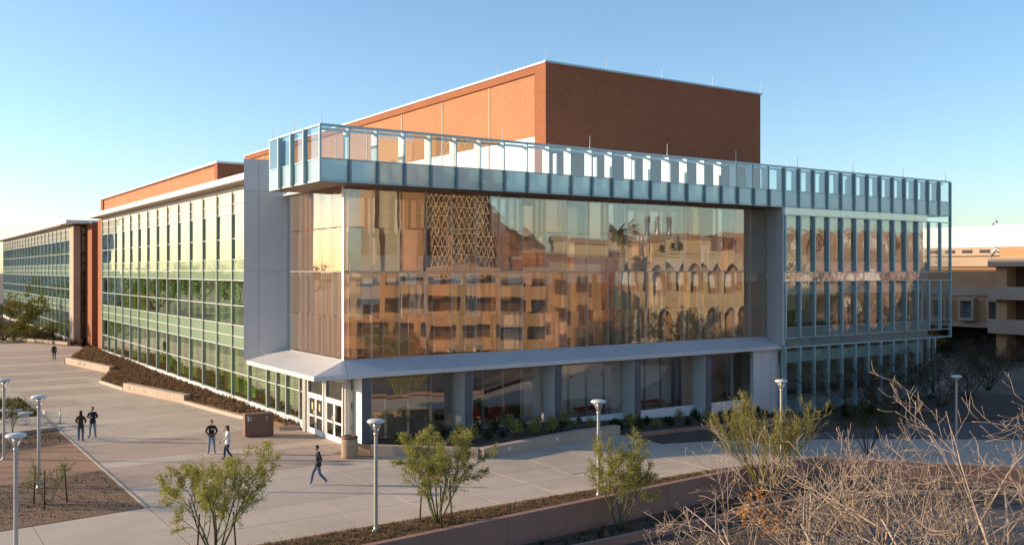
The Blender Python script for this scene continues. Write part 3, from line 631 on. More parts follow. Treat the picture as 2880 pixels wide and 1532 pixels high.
# --- ground floor front: deep fins, panes, end wall
cx = [(21.72, 22.32), (28.2, 28.8), (34.7, 35.3), (41.22, 41.82), (47.76, 48.38)]
for i, (a, b) in enumerate(cx):
    zb = gz(a) - 0.15
    m = MB(); m.box(a, b, 46.95, 48.35, zb, cz0 - 0.035); cf = m.build('column', WPANEL if i else WHITE, hall)
    m = MB(); m.box(a + 0.03, b - 0.03, 46.92, 46.97, zb, cz0 - 0.04); m.build('column_face', solid('dark_column_steel', (0.115, 0.115, 0.125), 0.5, 0.15, 3.0, 0.08), cf)
P('end_wall', WPANEL, 52.7, 55.3, 46.98, 47.3, -1.0, cz0 - 0.035)
for x in (53.6, 54.5): P('seam', STEEL, x - 0.012, x + 0.012, 46.97, 47.0, -1.0, cz0 - 0.04)
spans = [(22.34, 28.18), (28.82, 34.68), (35.32, 41.2), (41.84, 47.74), (48.4, 52.68)]
for a, b in spans:
    zs = gz((a + b) / 2) * 0.3
    m = MB(); m.box(a, b, 48.0, 48.3, -0.9, 0.14); m.build('sill', WHITE, hall)
    m = MB(); m.box(a, b, 48.2, 48.32, 3.55, cz0 - 0.04); m.build('head_panel', CONCT, hall)
    n = 4 if b - a > 5 else 3
    for k in range(n):
        x0 = a + (b - a) * k / n; x1 = a + (b - a) * (k + 1) / n
        box('glass_pane', G_LOW, x0 + 0.01, x1 - 0.01, 48.1, 48.12, 0.15, 3.54, hall, (rng.uniform(-1, 1) * 0.002, 0, rng.uniform(-1, 1) * 0.003))
        if k: box('glass_fin', STEEL, x0 - 0.012, x0 + 0.012, 48.13, 48.4, 0.14, 3.56, hall)
P('rear_partition', INWALL, 34.9, 48.3, 50.9, 51.0, 0.0, 4.1); P('rear_partition', INWOOD, 48.4, 52.6, 49.9, 50.0, 0.0, 4.08); P('rear_partition', CONC, 23.4, 28.5, 51.9, 52.0, 0.0, 4.08)
P('lobby_wall', DARKIN, 29.4, 33.9, 53.0, 53.3, 0.0, 4.08)
for x in (36.4, 38.3, 40.2): P('wall_panel', WHITE, x, x + 1.75, 50.82, 50.88, 1.5, 3.2)
P('wall_panel', WHITE, 42.2, 44.0, 50.82, 50.88, 1.6, 3.2)
for x in (36.9, 38.8, 41.6):
    m = MB(); m.box(x, x + 0.3, 50.78, 50.815, 2.3, 2.5); m.build('small_sign', BLACKP, hall)
P('lobby_ceiling', INWALL, 21.8, 54.4, 48.4, 57.4, 4.1, 4.18)
# entrance doors on the left return
P('corner_post', GALV, 21.25, 21.55, 48.0, 48.24, -0.05, cz0 - 0.035); P('jamb_post', GALV, 21.1, 21.5, 53.55, 54.0, -0.05, 4.1)
P('transom_panel', GALV, 21.3, 21.5, 48.1, 53.5, 3.4, 4.1)
for a, b in ((48.25, 50.75), (51.0, 53.4)):
    m = MB()
    m.box(21.18, 21.4, a, a + 0.1, 0, 3.4); m.box(21.18, 21.4, b - 0.1, b, 0, 3.4); m.box(21.18, 21.4, a + 0.1, b - 0.1, 2.28, 2.4)
    df = m.build('door_frame', WHITE, hall)
    box('transom_pane', G_DOOR, 21.28, 21.3, a + 0.1, b - 0.1, 2.42, 3.38, df)
    mid = (a + b) / 2
    for y0, y1, hs in ((a + 0.11, mid - 0.01, 1), (mid + 0.01, b - 0.11, -1)):
        m = MB()
        m.box(21.22, 21.28, y0, y0 + 0.12, 0.02, 2.26); m.box(21.22, 21.28, y1 - 0.12, y1, 0.02, 2.26); m.box(21.22, 21.28, y0 + 0.12, y1 - 0.12, 2.1, 2.26); m.box(21.22, 21.28, y0 + 0.12, y1 - 0.12, 0.02, 0.34); m.box(21.22, 21.28, y0 + 0.12, y1 - 0.12, 1.02, 1.14)
        dl = m.build('door_leaf', WHITE, df)
    # glass and handles of both leaves
    for y0, y1, hs in ((a + 0.11, mid - 0.01, 1), (mid + 0.01, b - 0.11, -1)):
        box('door_pane', G_DOOR, 21.245, 21.255, y0 + 0.12, y1 - 0.12, 0.34, 1.02, df); box('door_pane', G_DOOR, 21.245, 21.255, y0 + 0.12, y1 - 0.12, 1.14, 2.1, df)
        hy = y1 - 0.06 if hs > 0 else y0 + 0.06
        m = MB(); m.path([(21.22, hy, 0.75), (21.14, hy, 0.78), (21.14, hy, 1.5), (21.22, hy, 1.53)], 0.018, 6); m.build('pull_handle', GALV, df)
        if a > 50:
            m = MB(); m.box(21.236, 21.243, (y0 + y1) / 2 - 0.09, (y0 + y1) / 2 + 0.09, 1.45, 1.85); m.build('door_notice', solid('yellow_notice', (0.75, 0.6, 0.25), 0.6), df)

# --- teal wing at the right end
WX0 = 55.45; wx = [WX0 + MOD * k for k in range(14)]
m = MB()
for z0, z1 in ((13.69, 13.75), (9.47, 9.53), (8.77, 8.83), (4.57, 4.63), (3.88, 3.96), (10.27, 10.31), (5.37, 5.41)): m.box(WX0 - 0.1, wx[-1] + 0.02, FY - (0.1 if z1 - z0 > 0.05 else 0.0), FY + 0.06, z0, z1)
m.box(WX0 - 0.12, WX0 - 0.02, FY - 0.12, FY + 0.2, -1.0, 14.28); m.box(wx[-1], wx[-1] + 0.1, FY - 0.1, FY + 0.14, 3.88, 17.2); m.box(wx[11] + 0.9, wx[11] + 1.05, FY - 0.1, FY + 0.14, -1.0, 3.88)
wing = m.build('wing_frame', TEALFIN, hall)
for k, (a, b) in enumerate(zip(wx, wx[1:])):
    for z0, z1, mt, g in ((13.75, 14.27, G_WSPAN, 0.006), (10.31, 13.69, G_WING, 0.05), (9.53, 10.27, G_WSPAN, 0.05), (8.83, 9.47, G_WSPAN, 0.006), (5.41, 8.77, G_WING, 0.05), (4.63, 5.37, G_WSPAN, 0.05), (3.96, 4.57, G_WSPAN, 0.006)):
        if k >= 11: mt = G_CLEAR
        box('glass_pane', mt, a + g, b - g, FY + 0.02, FY + 0.04, z0, z1, wing, (rng.uniform(-1, 1) * 0.003, 0, rng.uniform(-1, 1) * 0.006))
    for z0, z1 in ((9.53, 13.69), (4.63, 8.77)): box('fin', TEALFIN, a - 0.07, a + 0.07, FY - 0.20, FY + 0.05, z0, z1, wing)
    if k < 12:
        e = b if k < 11 else wx[11] + 0.9
        box('glass_pane', G_WING, a + 0.05, e - 0.05, FY + 0.02, FY + 0.04, 0.05, 3.88, wing, (0, 0, rng.uniform(-1, 1) * 0.004)); box('glass_pane', G_WSPAN, a + 0.05, e - 0.05, FY + 0.02, FY + 0.04, -0.95, 0.0, wing)
        box('fin', TEALFIN, a - 0.07, a + 0.07, FY - 0.18, FY + 0.05, -1.0, 3.88, wing)
for z in (4.1, 9.0, 13.85): P('floor_slab', INWALL, 55.6, 73.4, 46.9, 57.6, z, z + 0.4)
for z0, z1 in ((7.85, 8.55), (12.75, 13.5), (2.75, 3.6)): P('ceiling_band', solid('pale_teal_band', (0.55, 0.66, 0.63), 0.6), 55.7, 73.1, 46.74, 46.80, z0, z1)
P('floor_slab', INFLOOR, 55.6, 73.4, 46.8, 57.6, -1.0, -0.7)
P('rear_partition', solid('office_wall', (0.55, 0.53, 0.48), 0.7), 55.5, 73.4, 52.5, 52.7, -0.7, 14.3); P('side_wall', INWALL, 73.2, 73.5, 46.85, 58, -1, 14.3); P('side_wall', INWALL, 55.8, 55.98, 47.35, 58, -1, 14.3)
P('wing_soffit', SOFFIT, 73.55, wx[-1], FY + 0.06, 47.5, 3.9, 3.98)
for z in (4.5, -0.7):
    for x in (57, 59.4, 61.8, 64.4, 67, 69.8): P('desk', DARKIN, x, x + 1.5, 48.6, 49.5, z, z + 1.0)
for x in (58.2, 62.6): P('cabinet', CONCG, x, x + 0.7, 51.4, 52.3, 4.5, 6.3)

# ------------------------------------------------------------------ far wing on the left
fw_ = thing('laboratory_wing', 'long low green glass wing with a brick stair tower at its near end', 'building', (24, 150, 0))
curtain(fw_, 21.3, [137.75 + 3.87 * k for k in range(22)], False, 2)
m = MB(); m.box(21.15, 22.0, 134.6, 137.6, 0, 15.5); m.build('pier', CONCT, fw_)
m = MB(); m.box(22.7, 40, 130.6, 137.5, -0.05, 15.75); m.box(22.9, 40, 137.5, 150, -0.05, 15.75); bt = m.build('brick_stair_tower', BRICKO, fw_)
box('coping', TEALFIN, 22.6, 40, 130.5, 138, 15.75, 15.9, bt)
zz = 0.8
for k in range(9):
    h = (1.2, 1.9, 0.9, 1.2, 2.2, 1.0, 1.1, 2.2, 1.6)[k]
    box('stair_window', solid('red_frame_glass', (0.16, 0.035, 0.03), 0.2, 0.1), 22.66, 22.72, 135.3, 136.9, zz, zz + h, bt); zz += h + 0.25
for k in range(8): box('link_pane', G_AMB[0], 21.95, 22.72, 136.4, 136.42, 0.3 + k * 1.9, 2.1 + k * 1.9, fw_)
m = MB(); m.box(21.95, 22.75, 136.6, 136.9, 0, 15.5); m.build('link_back', INWOOD, fw_)
m = MB(); m.box(19.9, 50, 132.2, 222, 15.72, 16.12); m.build('roof', WHITE, fw_); m = MB(); m.box(20.0, 23, 137.6, 221.8, 15.6, 15.715); m.build('soffit', SOFFIT, fw_)
m = MB(); m.box(22.4, 22.6, 138, 219, 0, 15.6); m.build('partition_wall', GIN, fw_)
for z in (4.35, 9.1): m = MB(); m.box(21.75, 22.39, 138, 219, z, z + 0.45); m.build('floor_slab', INWALL, fw_)
m = MB(); m.box(21.3, 50, 219.2, 220, 0, 15.6); m.build('rear_wall', BRICKO, fw_)
# pale block on the horizon at the left edge
t = thing('distant_block', 'pale blue grey block on the horizon at the left edge', 'building', (15, 330, 0))
PB = solid('pale_blue_render', (0.50, 0.54, 0.58), 0.7)
m = MB(); m.box(-20, 22, 320, 350, -1, 26); m.build('wall', PB, t)
m = MB(); m.box(-20.4, 22.4, 319.6, 350.4, 26, 27); m.build('roof', CONCG, t)
for k in range(4):
    for j in range(6): box('window', DKSTEEL, -18 + j * 6.6, -14.5 + j * 6.6, 319.9, 320.05, 2.5 + k * 6, 5 + k * 6, t)

# ------------------------------------------------------------------ tan building and white hall behind, right edge
TAN = solid('tan_render', (0.48, 0.27, 0.135), 0.85, 0.06, 0.5, 0.04, stain=0.2)
TANC = solid('tan_precast', (0.42, 0.31, 0.23), 0.85, 0.06, 0.5, 0.04, stain=0.3)
tb = thing('tan_building', 'tan rendered building with square deep windows and open balconies', 'building', (114, 60, -1))
Q = lambda n, mt, *a, p=tb: box(n, mt, *a, p)
wl = MB(); wl.box(113.0, 140, 20, 100, 2.9, 10.2); wall = wl.build('wall', TAN, tb)
m = MB(); m.box(112.6, 140, 20, 100, 10.1, 11.0); m.build('roof_band', TANC, tb)
m = MB(); m.box(112.85, 113.4, 20, 100, 6.5, 7.6); m.build('floor_band', TANC, tb); m = MB(); m.box(112.8, 113.5, 20, 100, 2.6, 3.3); m.build('floor_band', TANC, tb)
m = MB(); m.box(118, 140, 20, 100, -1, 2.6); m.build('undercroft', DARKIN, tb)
for yc in (65.73, 62.1, 69.4, 73.0):
    m = MB(); X0 = 112.1
    for a in ((X0, 113.2, yc - 1.0, yc - 0.72, 3.4, 6.2), (X0, 113.2, yc + 0.72, yc + 1.0, 3.4, 6.2), (X0, 113.2, yc - 0.72, yc + 0.72, 5.85, 6.2), (X0, 113.2, yc - 0.72, yc + 0.72, 3.4, 3.75)): m.box(*a)
    wf = m.build('window_frame', TANC, tb); box('pane', DKSTEEL, 112.95, 112.99, yc - 0.72, yc + 0.72, 3.75, 5.85, tb)
# balcony bays in front
m = MB()
for ya, yb in ((59.6, 60.9), (50, 51.2)): m = MB(); m.box(110.3, 113, ya, yb, -1, 10.6); m.build('brick_pier', TAN, tb)
for z0, z1 in ((10.1, 11.2), (6.2, 7.7), (2.2, 3.85)):
    m = MB(); m.box(109.4, 112.9, 45, 61.4, z0, z1); m.build('balcony_parapet', TANC, tb)
m = MB(); m.box(110.6, 112.55, 45, 60.6, 11.2, 12.35); m.build('brick_parapet', TAN, tb)
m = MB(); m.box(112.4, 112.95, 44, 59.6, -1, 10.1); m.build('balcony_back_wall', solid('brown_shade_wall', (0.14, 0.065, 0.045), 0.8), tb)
wh = thing('white_hall', 'long white walled hall with a strip of small windows behind the tan building', 'building', (165, 80, -1))
m = MB(); m.box(160, 220, 30, 170, 13.75, 17.4); m.build('white_wall', WHITE, wh); m = MB(); m.box(159.6, 220, 29, 170, 12.2, 13.75); m.build('window_band', TANC, wh); m = MB(); m.box(160.2, 220, 30, 170, -1, 12.2); m.build('lower_wall', TANC, wh)
for k in range(26): box('window', DARKIN, 159.5, 159.62, 70 + k * 3.2, 71.8 + k * 3.2, 12.7, 13.25, wh)
m = MB(); m.path([(116, 63.3, 10.9), (116, 63.3, 12.0), (116, 64.0, 12.4), (116, 64.8, 11.4)], 0.25, 8); tag(m.build('roof_duct', GALV), 'bent white duct on the roof of the tan building', 'duct')
m = MB(); m.path([(162, 90, 17.35), (162, 90, 18.1), (162, 89.5, 18.3), (162, 89.2, 18.0)], 0.2, 8); tag(m.build('roof_vent', STEEL), 'small hooked vent on the roof of the white hall', 'vent')

# ------------------------------------------------------------------ what the glass front mirrors, standing across the road
# a point at distance d and offset l, seen in the mirror of the front at y = 48.3
def mirrored(d, l, z=-1.06):
    v = FW * d + RT * l; return Vector((v.x, 2 * AY - v.y, z))
MRZ = math.atan2(RT.y * -1, RT.x)
CREAM = solid('cream_concrete', (0.60, 0.50, 0.34), 0.8, 0.05, 0.4, 0.03)
OCH = solid('ochre_render', (0.44, 0.28, 0.155), 0.85, 0.06, 0.4, 0.04)
OCHD = solid('ochre_shade', (0.10, 0.055, 0.035), 0.85)
# parking deck: ochre parapets and open dark floors
c = mirrored(112, -8); pk = thing('parking_deck', 'ochre parking deck with open dark floors, mirrored low in the amber glass', 'building', c, MRZ)
def loc_box(n, mt, par, *a):
    m = MB(); m.box(*a); return m.build(n, mt, par, world=False)
W2 = 15.5
for z in (1.2, 4.3, 7.5): loc_box('parapet', OCH, pk, -W2, W2 - 3, 0, 0.4, z, z + 1.5)
loc_box('deck_core', OCHD, pk, -W2, W2 - 3, -22, -3, 0, 9.2); loc_box('roof_band', OCH, pk, -W2, W2 - 3, 0.05, 0.45, 9.9, 10.9)
for k in range(7): loc_box('pier', OCH, pk, -W2 + k * 4.2, -W2 + k * 4.2 + 0.7, -0.4, 0.3, 0, 10.9)
st = loc_box('stair_tower', OCH, pk, W2 - 3, W2 + 3, -8, 1.2, 0, 11.6)
for k in range(3):
    for xx in (W2 - 2.1, W2 + 0.4): loc_box('window', OCHD, pk, xx, xx + 1.5, 1.18, 1.24, 1.2 + k * 3.3, 3.0 + k * 3.3)
# slab and lattice tower blocks
c = mirrored(150, -19); tt = thing('slab_tower', 'plain tan slab block, mirrored at the left of the amber glass', 'building', c, MRZ)
loc_box('wall', CREAM, tt, -5, 1.5, -12, 0, 0, 31); loc_box('side_slab', OCH, tt, 1.6, 5.2, -10, -0.6, 0, 33); loc_box('window_strip', OCHD, tt, -2.2, -1.4, -0.01, 0.04, 4, 28)
c = mirrored(150, -8.2); tt = thing('lattice_tower', 'cream tower faced with rows of triangular lattice, mirrored in the amber glass', 'building', c, MRZ)
loc_box('core', OCHD, tt, -4.6, 4.6, -9, -0.45, 0, 34)
m = MB()
for k in range(20):
    z = 1.0 + k * 1.65; m.box(-4.7, 4.7, -0.45, 0.1, z, z + 0.16); m.box(4.55, 4.72, -9, -0.45, z, z + 0.16)
    for j in range(11):
        x = -4.6 + j * 0.84
        for s_ in (0, 1):
            a = (x + (0.84 if s_ else 0), 0.0, z + 0.16); b = (x + 0.42, -0.05, z + 1.62); m.tube(a, b, 0.11, 0.09, 4)
lt = m.build('lattice', CREAM, tt, world=False); lt['kind'] = 'stuff'
# cream arcaded building with pointed arches
c = mirrored(131, 26); ar = thing('arcade_building', 'cream building with two rows of pointed arches, mirrored at the right of the amber glass', 'building', c, MRZ)
def arcade(par, x0, nbay, bwid, z0, z1, y, name='arch_row'):
    m = MB()
    for k in range(nbay):
        a = x0 + k * bwid; pw = bwid * 0.14; ow = bwid - 2 * pw; sp = z0 + (z1 - z0) * 0.62; apex = z0 + (z1 - z0) * 0.86
        m.box(a, a + pw, y - 0.5, y, z0, z1); m.box(a + bwid - pw, a + bwid, y - 0.5, y, z0, z1)
        n = 8
        for i in range(n):
            u0, u1 = i / n, (i + 1) / n; f = lambda u: sp + (apex - sp) * (1 - abs(2 * u - 1) ** 1.6)
            xa, xb = a + pw + ow * u0, a + pw + ow * u1
            m.quad((xa, y, f(u0)), (xb, y, f(u1)), (xb, y, z1), (xa, y, z1)); m.quad((xa, y - 0.5, f(u0)), (xb, y - 0.5, f(u1)), (xb, y, f(u1)), (xa, y, f(u0)))
    m.box(x0, x0 + nbay * bwid, y - 0.45, y + 0.1, z1, z1 + 0.5)
    return m.build(name, CREAM, par, world=False)
arcade(ar, -11, 10, 2.4, 1.2, 6.4, 0.0); arcade(ar, -11, 10, 2.4, 7.6, 12.2, 0.0)
loc_box('spandrel', CREAM, ar, -11, 13, -0.5, -0.02, 6.9, 7.6); loc_box('plinth', CREAM, ar, -11, 13, -0.5, 0.1, 0, 1.2)
loc_box('inner_wall', OCH, ar, -11, 13, -3.4, -2.2, 0, 12.5); loc_box('roof', CREAM, ar, -11.3, 13.3, -16, 0.2, 12.75, 13.1)
for k in range(10): loc_box('inner_window', INWALL, ar, -10.2 + k * 2.4, -9.2 + k * 2.4, -2.2, -2.14, 8.4, 10.2)
for k, (xx, hh) in enumerate(((-7, 5.0), (-5.6, 5.0), (-3, 5), (4.2, 2.4), (8, 2.8), (10.4, 2.6))):
    m = MB(); m.tube((xx, -5, 13), (xx, -5, 13 + hh), 0.35 if k < 3 else 0.2, 0.35 if k < 3 else 0.2, 10, cap=True); m.build('roof_stack', GALV, ar, world=False)
c = mirrored(175, 40); t = thing('cream_block', 'long cream block behind the arcaded building, mirrored far off', 'building', c, MRZ); loc_box('wall', CREAM, t, -32, 30, -15, 0, 0, 16); loc_box('cornice', TANC, t, -32.3, 30.3, -15, 0.4, 16, 17); 
for k in range(12): loc_box('window', OCHD, t, -30 + k * 5, -27.5 + k * 5, -0.02, 0.05, 11, 13.5)
c = mirrored(160, 8); t = thing('brown_block', 'low brown brick block beside the arcaded building, mirrored', 'building', c, MRZ); loc_box('wall', BRICKO, t, -9, 12, -15, 0, 0, 13.2); loc_box('roof_edge', TANC, t, -9.2, 12.2, -15, 0.2, 13.2, 13.7)
# rose brick blocks mirrored by the teal wing
ROSE = solid('rose_brick', (0.44, 0.27, 0.20), 0.85, 0.08, 0.4)
v = FW * 165 + RT * 58; t = thing('rose_block', 'rose brick block with window rows, mirrored in the teal wing', 'building', (v.x, 2 * FY - v.y, -1.06), MRZ)
loc_box('wall', ROSE, t, -20, 22, -14, 0, 0, 17.5); loc_box('cornice', TANC, t, -20.3, 22.3, -14, 0.4, 12.6, 13.6)
for k in range(9):
    for z in (3.5, 8.2, 14.2): loc_box('window', INWALL if k % 3 else OCHD, t, -18.5 + k * 4.5, -16.5 + k * 4.5, -0.02, 0.06, z, z + 2.2)
# rocky butte
r = random.Random(5); m = MB(); c = mirrored(620, -22); nx, ny = 26, 14; P0 = []
for j in range(ny):
    for i in range(nx):
        u = i / (nx - 1); v_ = j / (ny - 1); hgt = 62 * math.exp(-((u - 0.36) / 0.2) ** 2) * math.sin(math.pi * v_) ** 0.8 + 26 * math.exp(-((u - 0.62) / 0.18) ** 2) * math.sin(math.pi * v_)
        if 0 < i < nx - 1 and 0 < j < ny - 1: hgt += r.uniform(-2.5, 3.5)
        else: hgt = 0
        lx = (u - 0.5) * 190; ly = (v_ - 0.5) * 160; P0.append(Vector((lx * math.cos(MRZ) - ly * math.sin(MRZ) + c.x, lx * math.sin(MRZ) + ly * math.cos(MRZ) + c.y, max(0, hgt) - 1.2)))
m.v = [tuple(p) for p in P0]
for j in range(ny - 1):
    for i in range(nx - 1): a = j * nx + i; m.f.append((a, a + 1, a + nx + 1, a + nx)); m.m.append(0); m.smooth.append(False)
tag(m.build('rocky_hill', solid('desert_rock', (0.30, 0.17, 0.09), 0.95, 0.2, 0.03, 0.2, fscale=0.3)), kind='structure')

# ------------------------------------------------------------------ lamp posts
def lamp_post(loc, label):
    t = thing('lamp_post', label, 'street lamp', loc, rng.uniform(0, 1.5), 'lamp posts of the plaza')
    m = MB(); m.lathe([(0.0, 0.0), (0.16, 0.0), (0.16, 0.03), (0.09, 0.05), (0.085, 0.16)], 14); m.build('base_flange', GALV, t, world=False)
    m = MB(); m.tube((0, 0, 0.05), (0, 0, 3.52), 0.075, 0.068, 12); m.lathe([(0.068, 3.5), (0.085, 3.52), (0.085, 3.62), (0.03, 3.64), (0.0, 3.64)], 12); m.build('pole', GALV, t, world=False)
    for k in range(4):
        a = k * math.pi / 2 + 0.4; c_, s_ = math.cos(a), math.sin(a); m = MB()
        m.path([(0.05 * c_, 0.05 * s_, 3.58), (0.12 * c_, 0.12 * s_, 3.72), (0.27 * c_, 0.27 * s_, 3.98)], 0.014, 6); m.build('bracket_arm', GALV, t, world=False)
    m = MB(); m.lathe([(0.0, 3.60), (0.045, 3.62), (0.05, 3.8), (0.12, 3.96), (0.0, 3.97)], 12); m.build('lamp_reflector', GALV, t, world=False)
    m = MB(); m.lathe([(0.0, 3.975), (0.29, 3.975), (0.325, 4.0), (0.33, 4.04), (0.31, 4.075), (0.24, 4.105), (0.0, 4.12)], 24); m.build('lamp_head', LENS, t, world=False)
    return t
lamp_post((5.86, 46.2, 0), 'tall grey lamp post on the brown bed before the standing pair')
lamp_post((5.27, 54.2, 0), 'grey lamp post at the left edge beside the red granite path')
lamp_post((3.84, 35.8, 0), 'nearest grey lamp post at the lower left corner')
lamp_post((15.24, 31.7, 0.01), 'grey lamp post standing alone in front of the entrance columns')
lamp_post((25.4, 31.2, 0.01), 'grey lamp post rising from the young tree by the retaining wall')
lamp_post((39.6, 33.4, gz(39.6)), 'grey lamp post behind the big green shrub at the right')
lamp_post((55.6, 33.2, gz(55.6) - 0.02), 'grey lamp post in the shade behind the bare trees')

# ------------------------------------------------------------------ entrance furniture
t = thing('trash_bin', 'round tan concrete trash bin beside the white entrance column', 'bin', (20.09, 44.9, 0))
m = MB(); m.lathe([(0.0, 0.0), (0.40, 0.0), (0.42, 0.06), (0.43, 0.9), (0.41, 0.98), (0.0, 0.98)], 24); m.build('body', solid('exposed_aggregate', (0.36, 0.26, 0.17), 0.9, 0.15, 6, 0.3, fscale=60, bump=0.01), t, world=False)
m = MB(); m.lathe([(0.41, 0.98), (0.44, 1.0), (0.44, 1.06), (0.36, 1.12), (0.24, 1.14), (0.22, 1.1), (0.2, 1.0)], 24); m.build('lid', solid('brown_lid', (0.16, 0.08, 0.05), 0.6), t, world=False)
m = MB(); m.lathe([(0.22, 1.08), (0.0, 1.07)], 20); m.build('opening', BLACKP, t, world=False)
t = thing('sign_block', 'brown concrete sign block with a small white and grey plate beside the planter', 'sign', (18.3, 53.6, 0), R(-8))
m = MB(); m.box(-0.82, 0.82, -0.2, 0.45, 0.06, 1.34); m.box(-0.7, 0.7, -0.12, 0.4, 0, 0.06); ob = m.build('block', solid('brown_block_concrete', (0.20, 0.115, 0.08), 0.85, 0.1, 2.0, 0.08, stain=0.3), t, world=False)
bv = ob.modifiers.new('bevel', 'BEVEL'); bv.width = 0.025; bv.segments = 2
m = MB(); m.box(-0.57, -0.42, -0.222, -0.2, 0.94, 1.21); pl = m.build('sign_plate', solid('grey_green_plate', (0.26, 0.27, 0.22), 0.5), t, world=False)
m = MB(); m.box(-0.66, -0.585, -0.225, -0.2, 0.92, 1.22); m.box(-0.70, -0.66, -0.225, -0.2, 1.17, 1.22); m.build('sign_strip', WHITE, t, world=False)
for x, z in ((0.42, 0.98), (0.42, 1.12)):
    m = MB(); m.tube((x, -0.2, z), (x, -0.235, z), 0.06, 0.05, 12, cap=True); m.build('push_button', GALV, t, world=False)
m = MB(); m.tube((0, 0, 0), (0, 0, 0.9), 0.035, 0.035, 8, cap=True); m.lathe([(0, 0.9), (0.04, 0.9), (0.04, 0.93), (0, 0.95)], 8)
tag(m.build('bollard', GALV, None, (9.45, 65.0, 0)), 'thin grey post on the plaza beside the cafe chairs', 'bollard')
# lobby benches and chairs behind the ground floor glass
def bench(x, y, L, label):
    t = thing('lobby_bench', label, 'bench', (x, y, 0.0))
    m = MB(); m.box(-L / 2, L / 2, -0.35, 0.35, 0.30, 0.46); m.build('cushion', RED, t, world=False)
    for a in (-L / 2 + 0.15, L / 2 - 0.15):
        for b in (-0.25, 0.25): m = MB(); m.tube((a, b, 0.004), (a, b, 0.3), 0.02, 0.02, 6); m.build('leg', GALV, t, world=False)
bench(36.2, 49.2, 1.2, 'short red bench behind the glass by the middle column'); bench(39.4, 49.6, 1.8, 'long red bench before the white wall panels')
bench(42.6, 49.2, 0.9, 'small red stool bench in the fourth window bay'); bench(45.4, 49.8, 1.8, 'red bench in the fourth window bay by the far column'); bench(29.5, 49.6, 1.3, 'red bench low behind the glass of the second bay')
def lobby_chair(x, y, rz, label):
    t = thing('lobby_chair', label, 'chair', (x, y, 0.0), rz)
    m = MB(); m.box(-0.3, 0.3, -0.3, 0.3, 0.38, 0.5); m.build('seat', RED, t, world=False); m = MB(); m.box(-0.3, 0.3, 0.24, 0.32, 0.5, 1.0); m.build('backrest', RED, t, world=False)
    for a in (-0.25, 0.25):
        for b in (-0.25, 0.25): m = MB(); m.tube((a, b, 0.004), (a, b, 0.38), 0.018, 0.018, 6); m.build('leg', GALV, t, world=False)
for i, (x, y, a) in enumerate(((31.4, 50.4, 0.3), (32.4, 50.2, -0.2), (33.5, 50.8, -0.5), (30.4, 51.4, 2.6))): lobby_chair(x, y, a, ('red lobby chair, left of the three before the dark wall', 'red lobby chair, middle of the three before the dark wall', 'red lobby chair nearest the third column', 'red lobby chair at the back of the second bay')[i])
t = thing('reception_desk', 'pale wooden reception desk seen through the glass by the entrance', 'desk', (26.2, 50.6, 0)); m = MB(); m.box(-1.9, 1.9, -0.35, 0.35, 0.0, 1.05); m.build('counter', CONCT, t, world=False); m = MB(); m.box(-2.0, 2.0, -0.45, 0.4, 1.05, 1.12); m.build('counter_top', INWOOD, t, world=False)

# cafe tables and chairs on the terrace
def cafe_chair(x, y, rz, label):
    t = thing('cafe_chair', label, 'chair', (x, y, 0.06), rz, 'cafe chairs on the terrace')
    m = MB(); m.box(-0.23, 0.23, -0.23, 0.23, 0.43, 0.46); m.build('seat', GALV, t, world=False)
    m = MB(); m.path([(-0.22, 0.22, 0.46), (-0.23, 0.27, 0.85), (0.23, 0.27, 0.85), (0.22, 0.22, 0.46)], 0.014, 6); m.box(-0.2, 0.2, 0.25, 0.265, 0.6, 0.82); m.build('backrest', GALV, t, world=False)
    for a in (-0.2, 0.2):
        for b in (-0.2, 0.2): m = MB(); m.tube((a * 1.15, b * 1.15, 0.002), (a, b, 0.43), 0.012, 0.014, 6); m.build('leg', GALV, t, world=False)
def cafe_table(x, y, label):
    t = thing('cafe_table', label, 'table', (x, y, 0.06), 0.3, 'cafe tables on the terrace')
    m = MB(); m.lathe([(0, 0.72), (0.44, 0.72), (0.45, 0.74), (0.44, 0.755), (0, 0.755)], 20); m.build('table_top', solid('pale_blue_metal', (0.40, 0.46, 0.50), 0.35, metal=0.3), t, world=False)
    m = MB(); m.tube((0, 0, 0.02), (0, 0, 0.72), 0.035, 0.03, 8); m.build('stem', GALV, t, world=False); m = MB(); m.lathe([(0, 0), (0.26, 0), (0.24, 0.025), (0.03, 0.05)], 14); m.build('foot', GALV, t, world=False)
cafe_table(7.55, 65.3, 'round cafe table nearest the plaza kerb'); cafe_table(6.55, 67.2, 'round pale cafe table farther back on the terrace')
for i, (x, y, a) in enumerate(((8.25, 64.9, -1.4), (7.4, 64.35, 3.0), (6.85, 65.6, 1.5), (7.3, 66.4, 0.1), (5.9, 66.5, 2.2))): cafe_chair(x, y, a, ('metal cafe chair nearest the plaza kerb', 'metal cafe chair in front of the nearer cafe table', 'metal cafe chair left of the nearer cafe table', 'metal cafe chair between the two cafe tables', 'metal cafe chair at the far left of the terrace')[i])

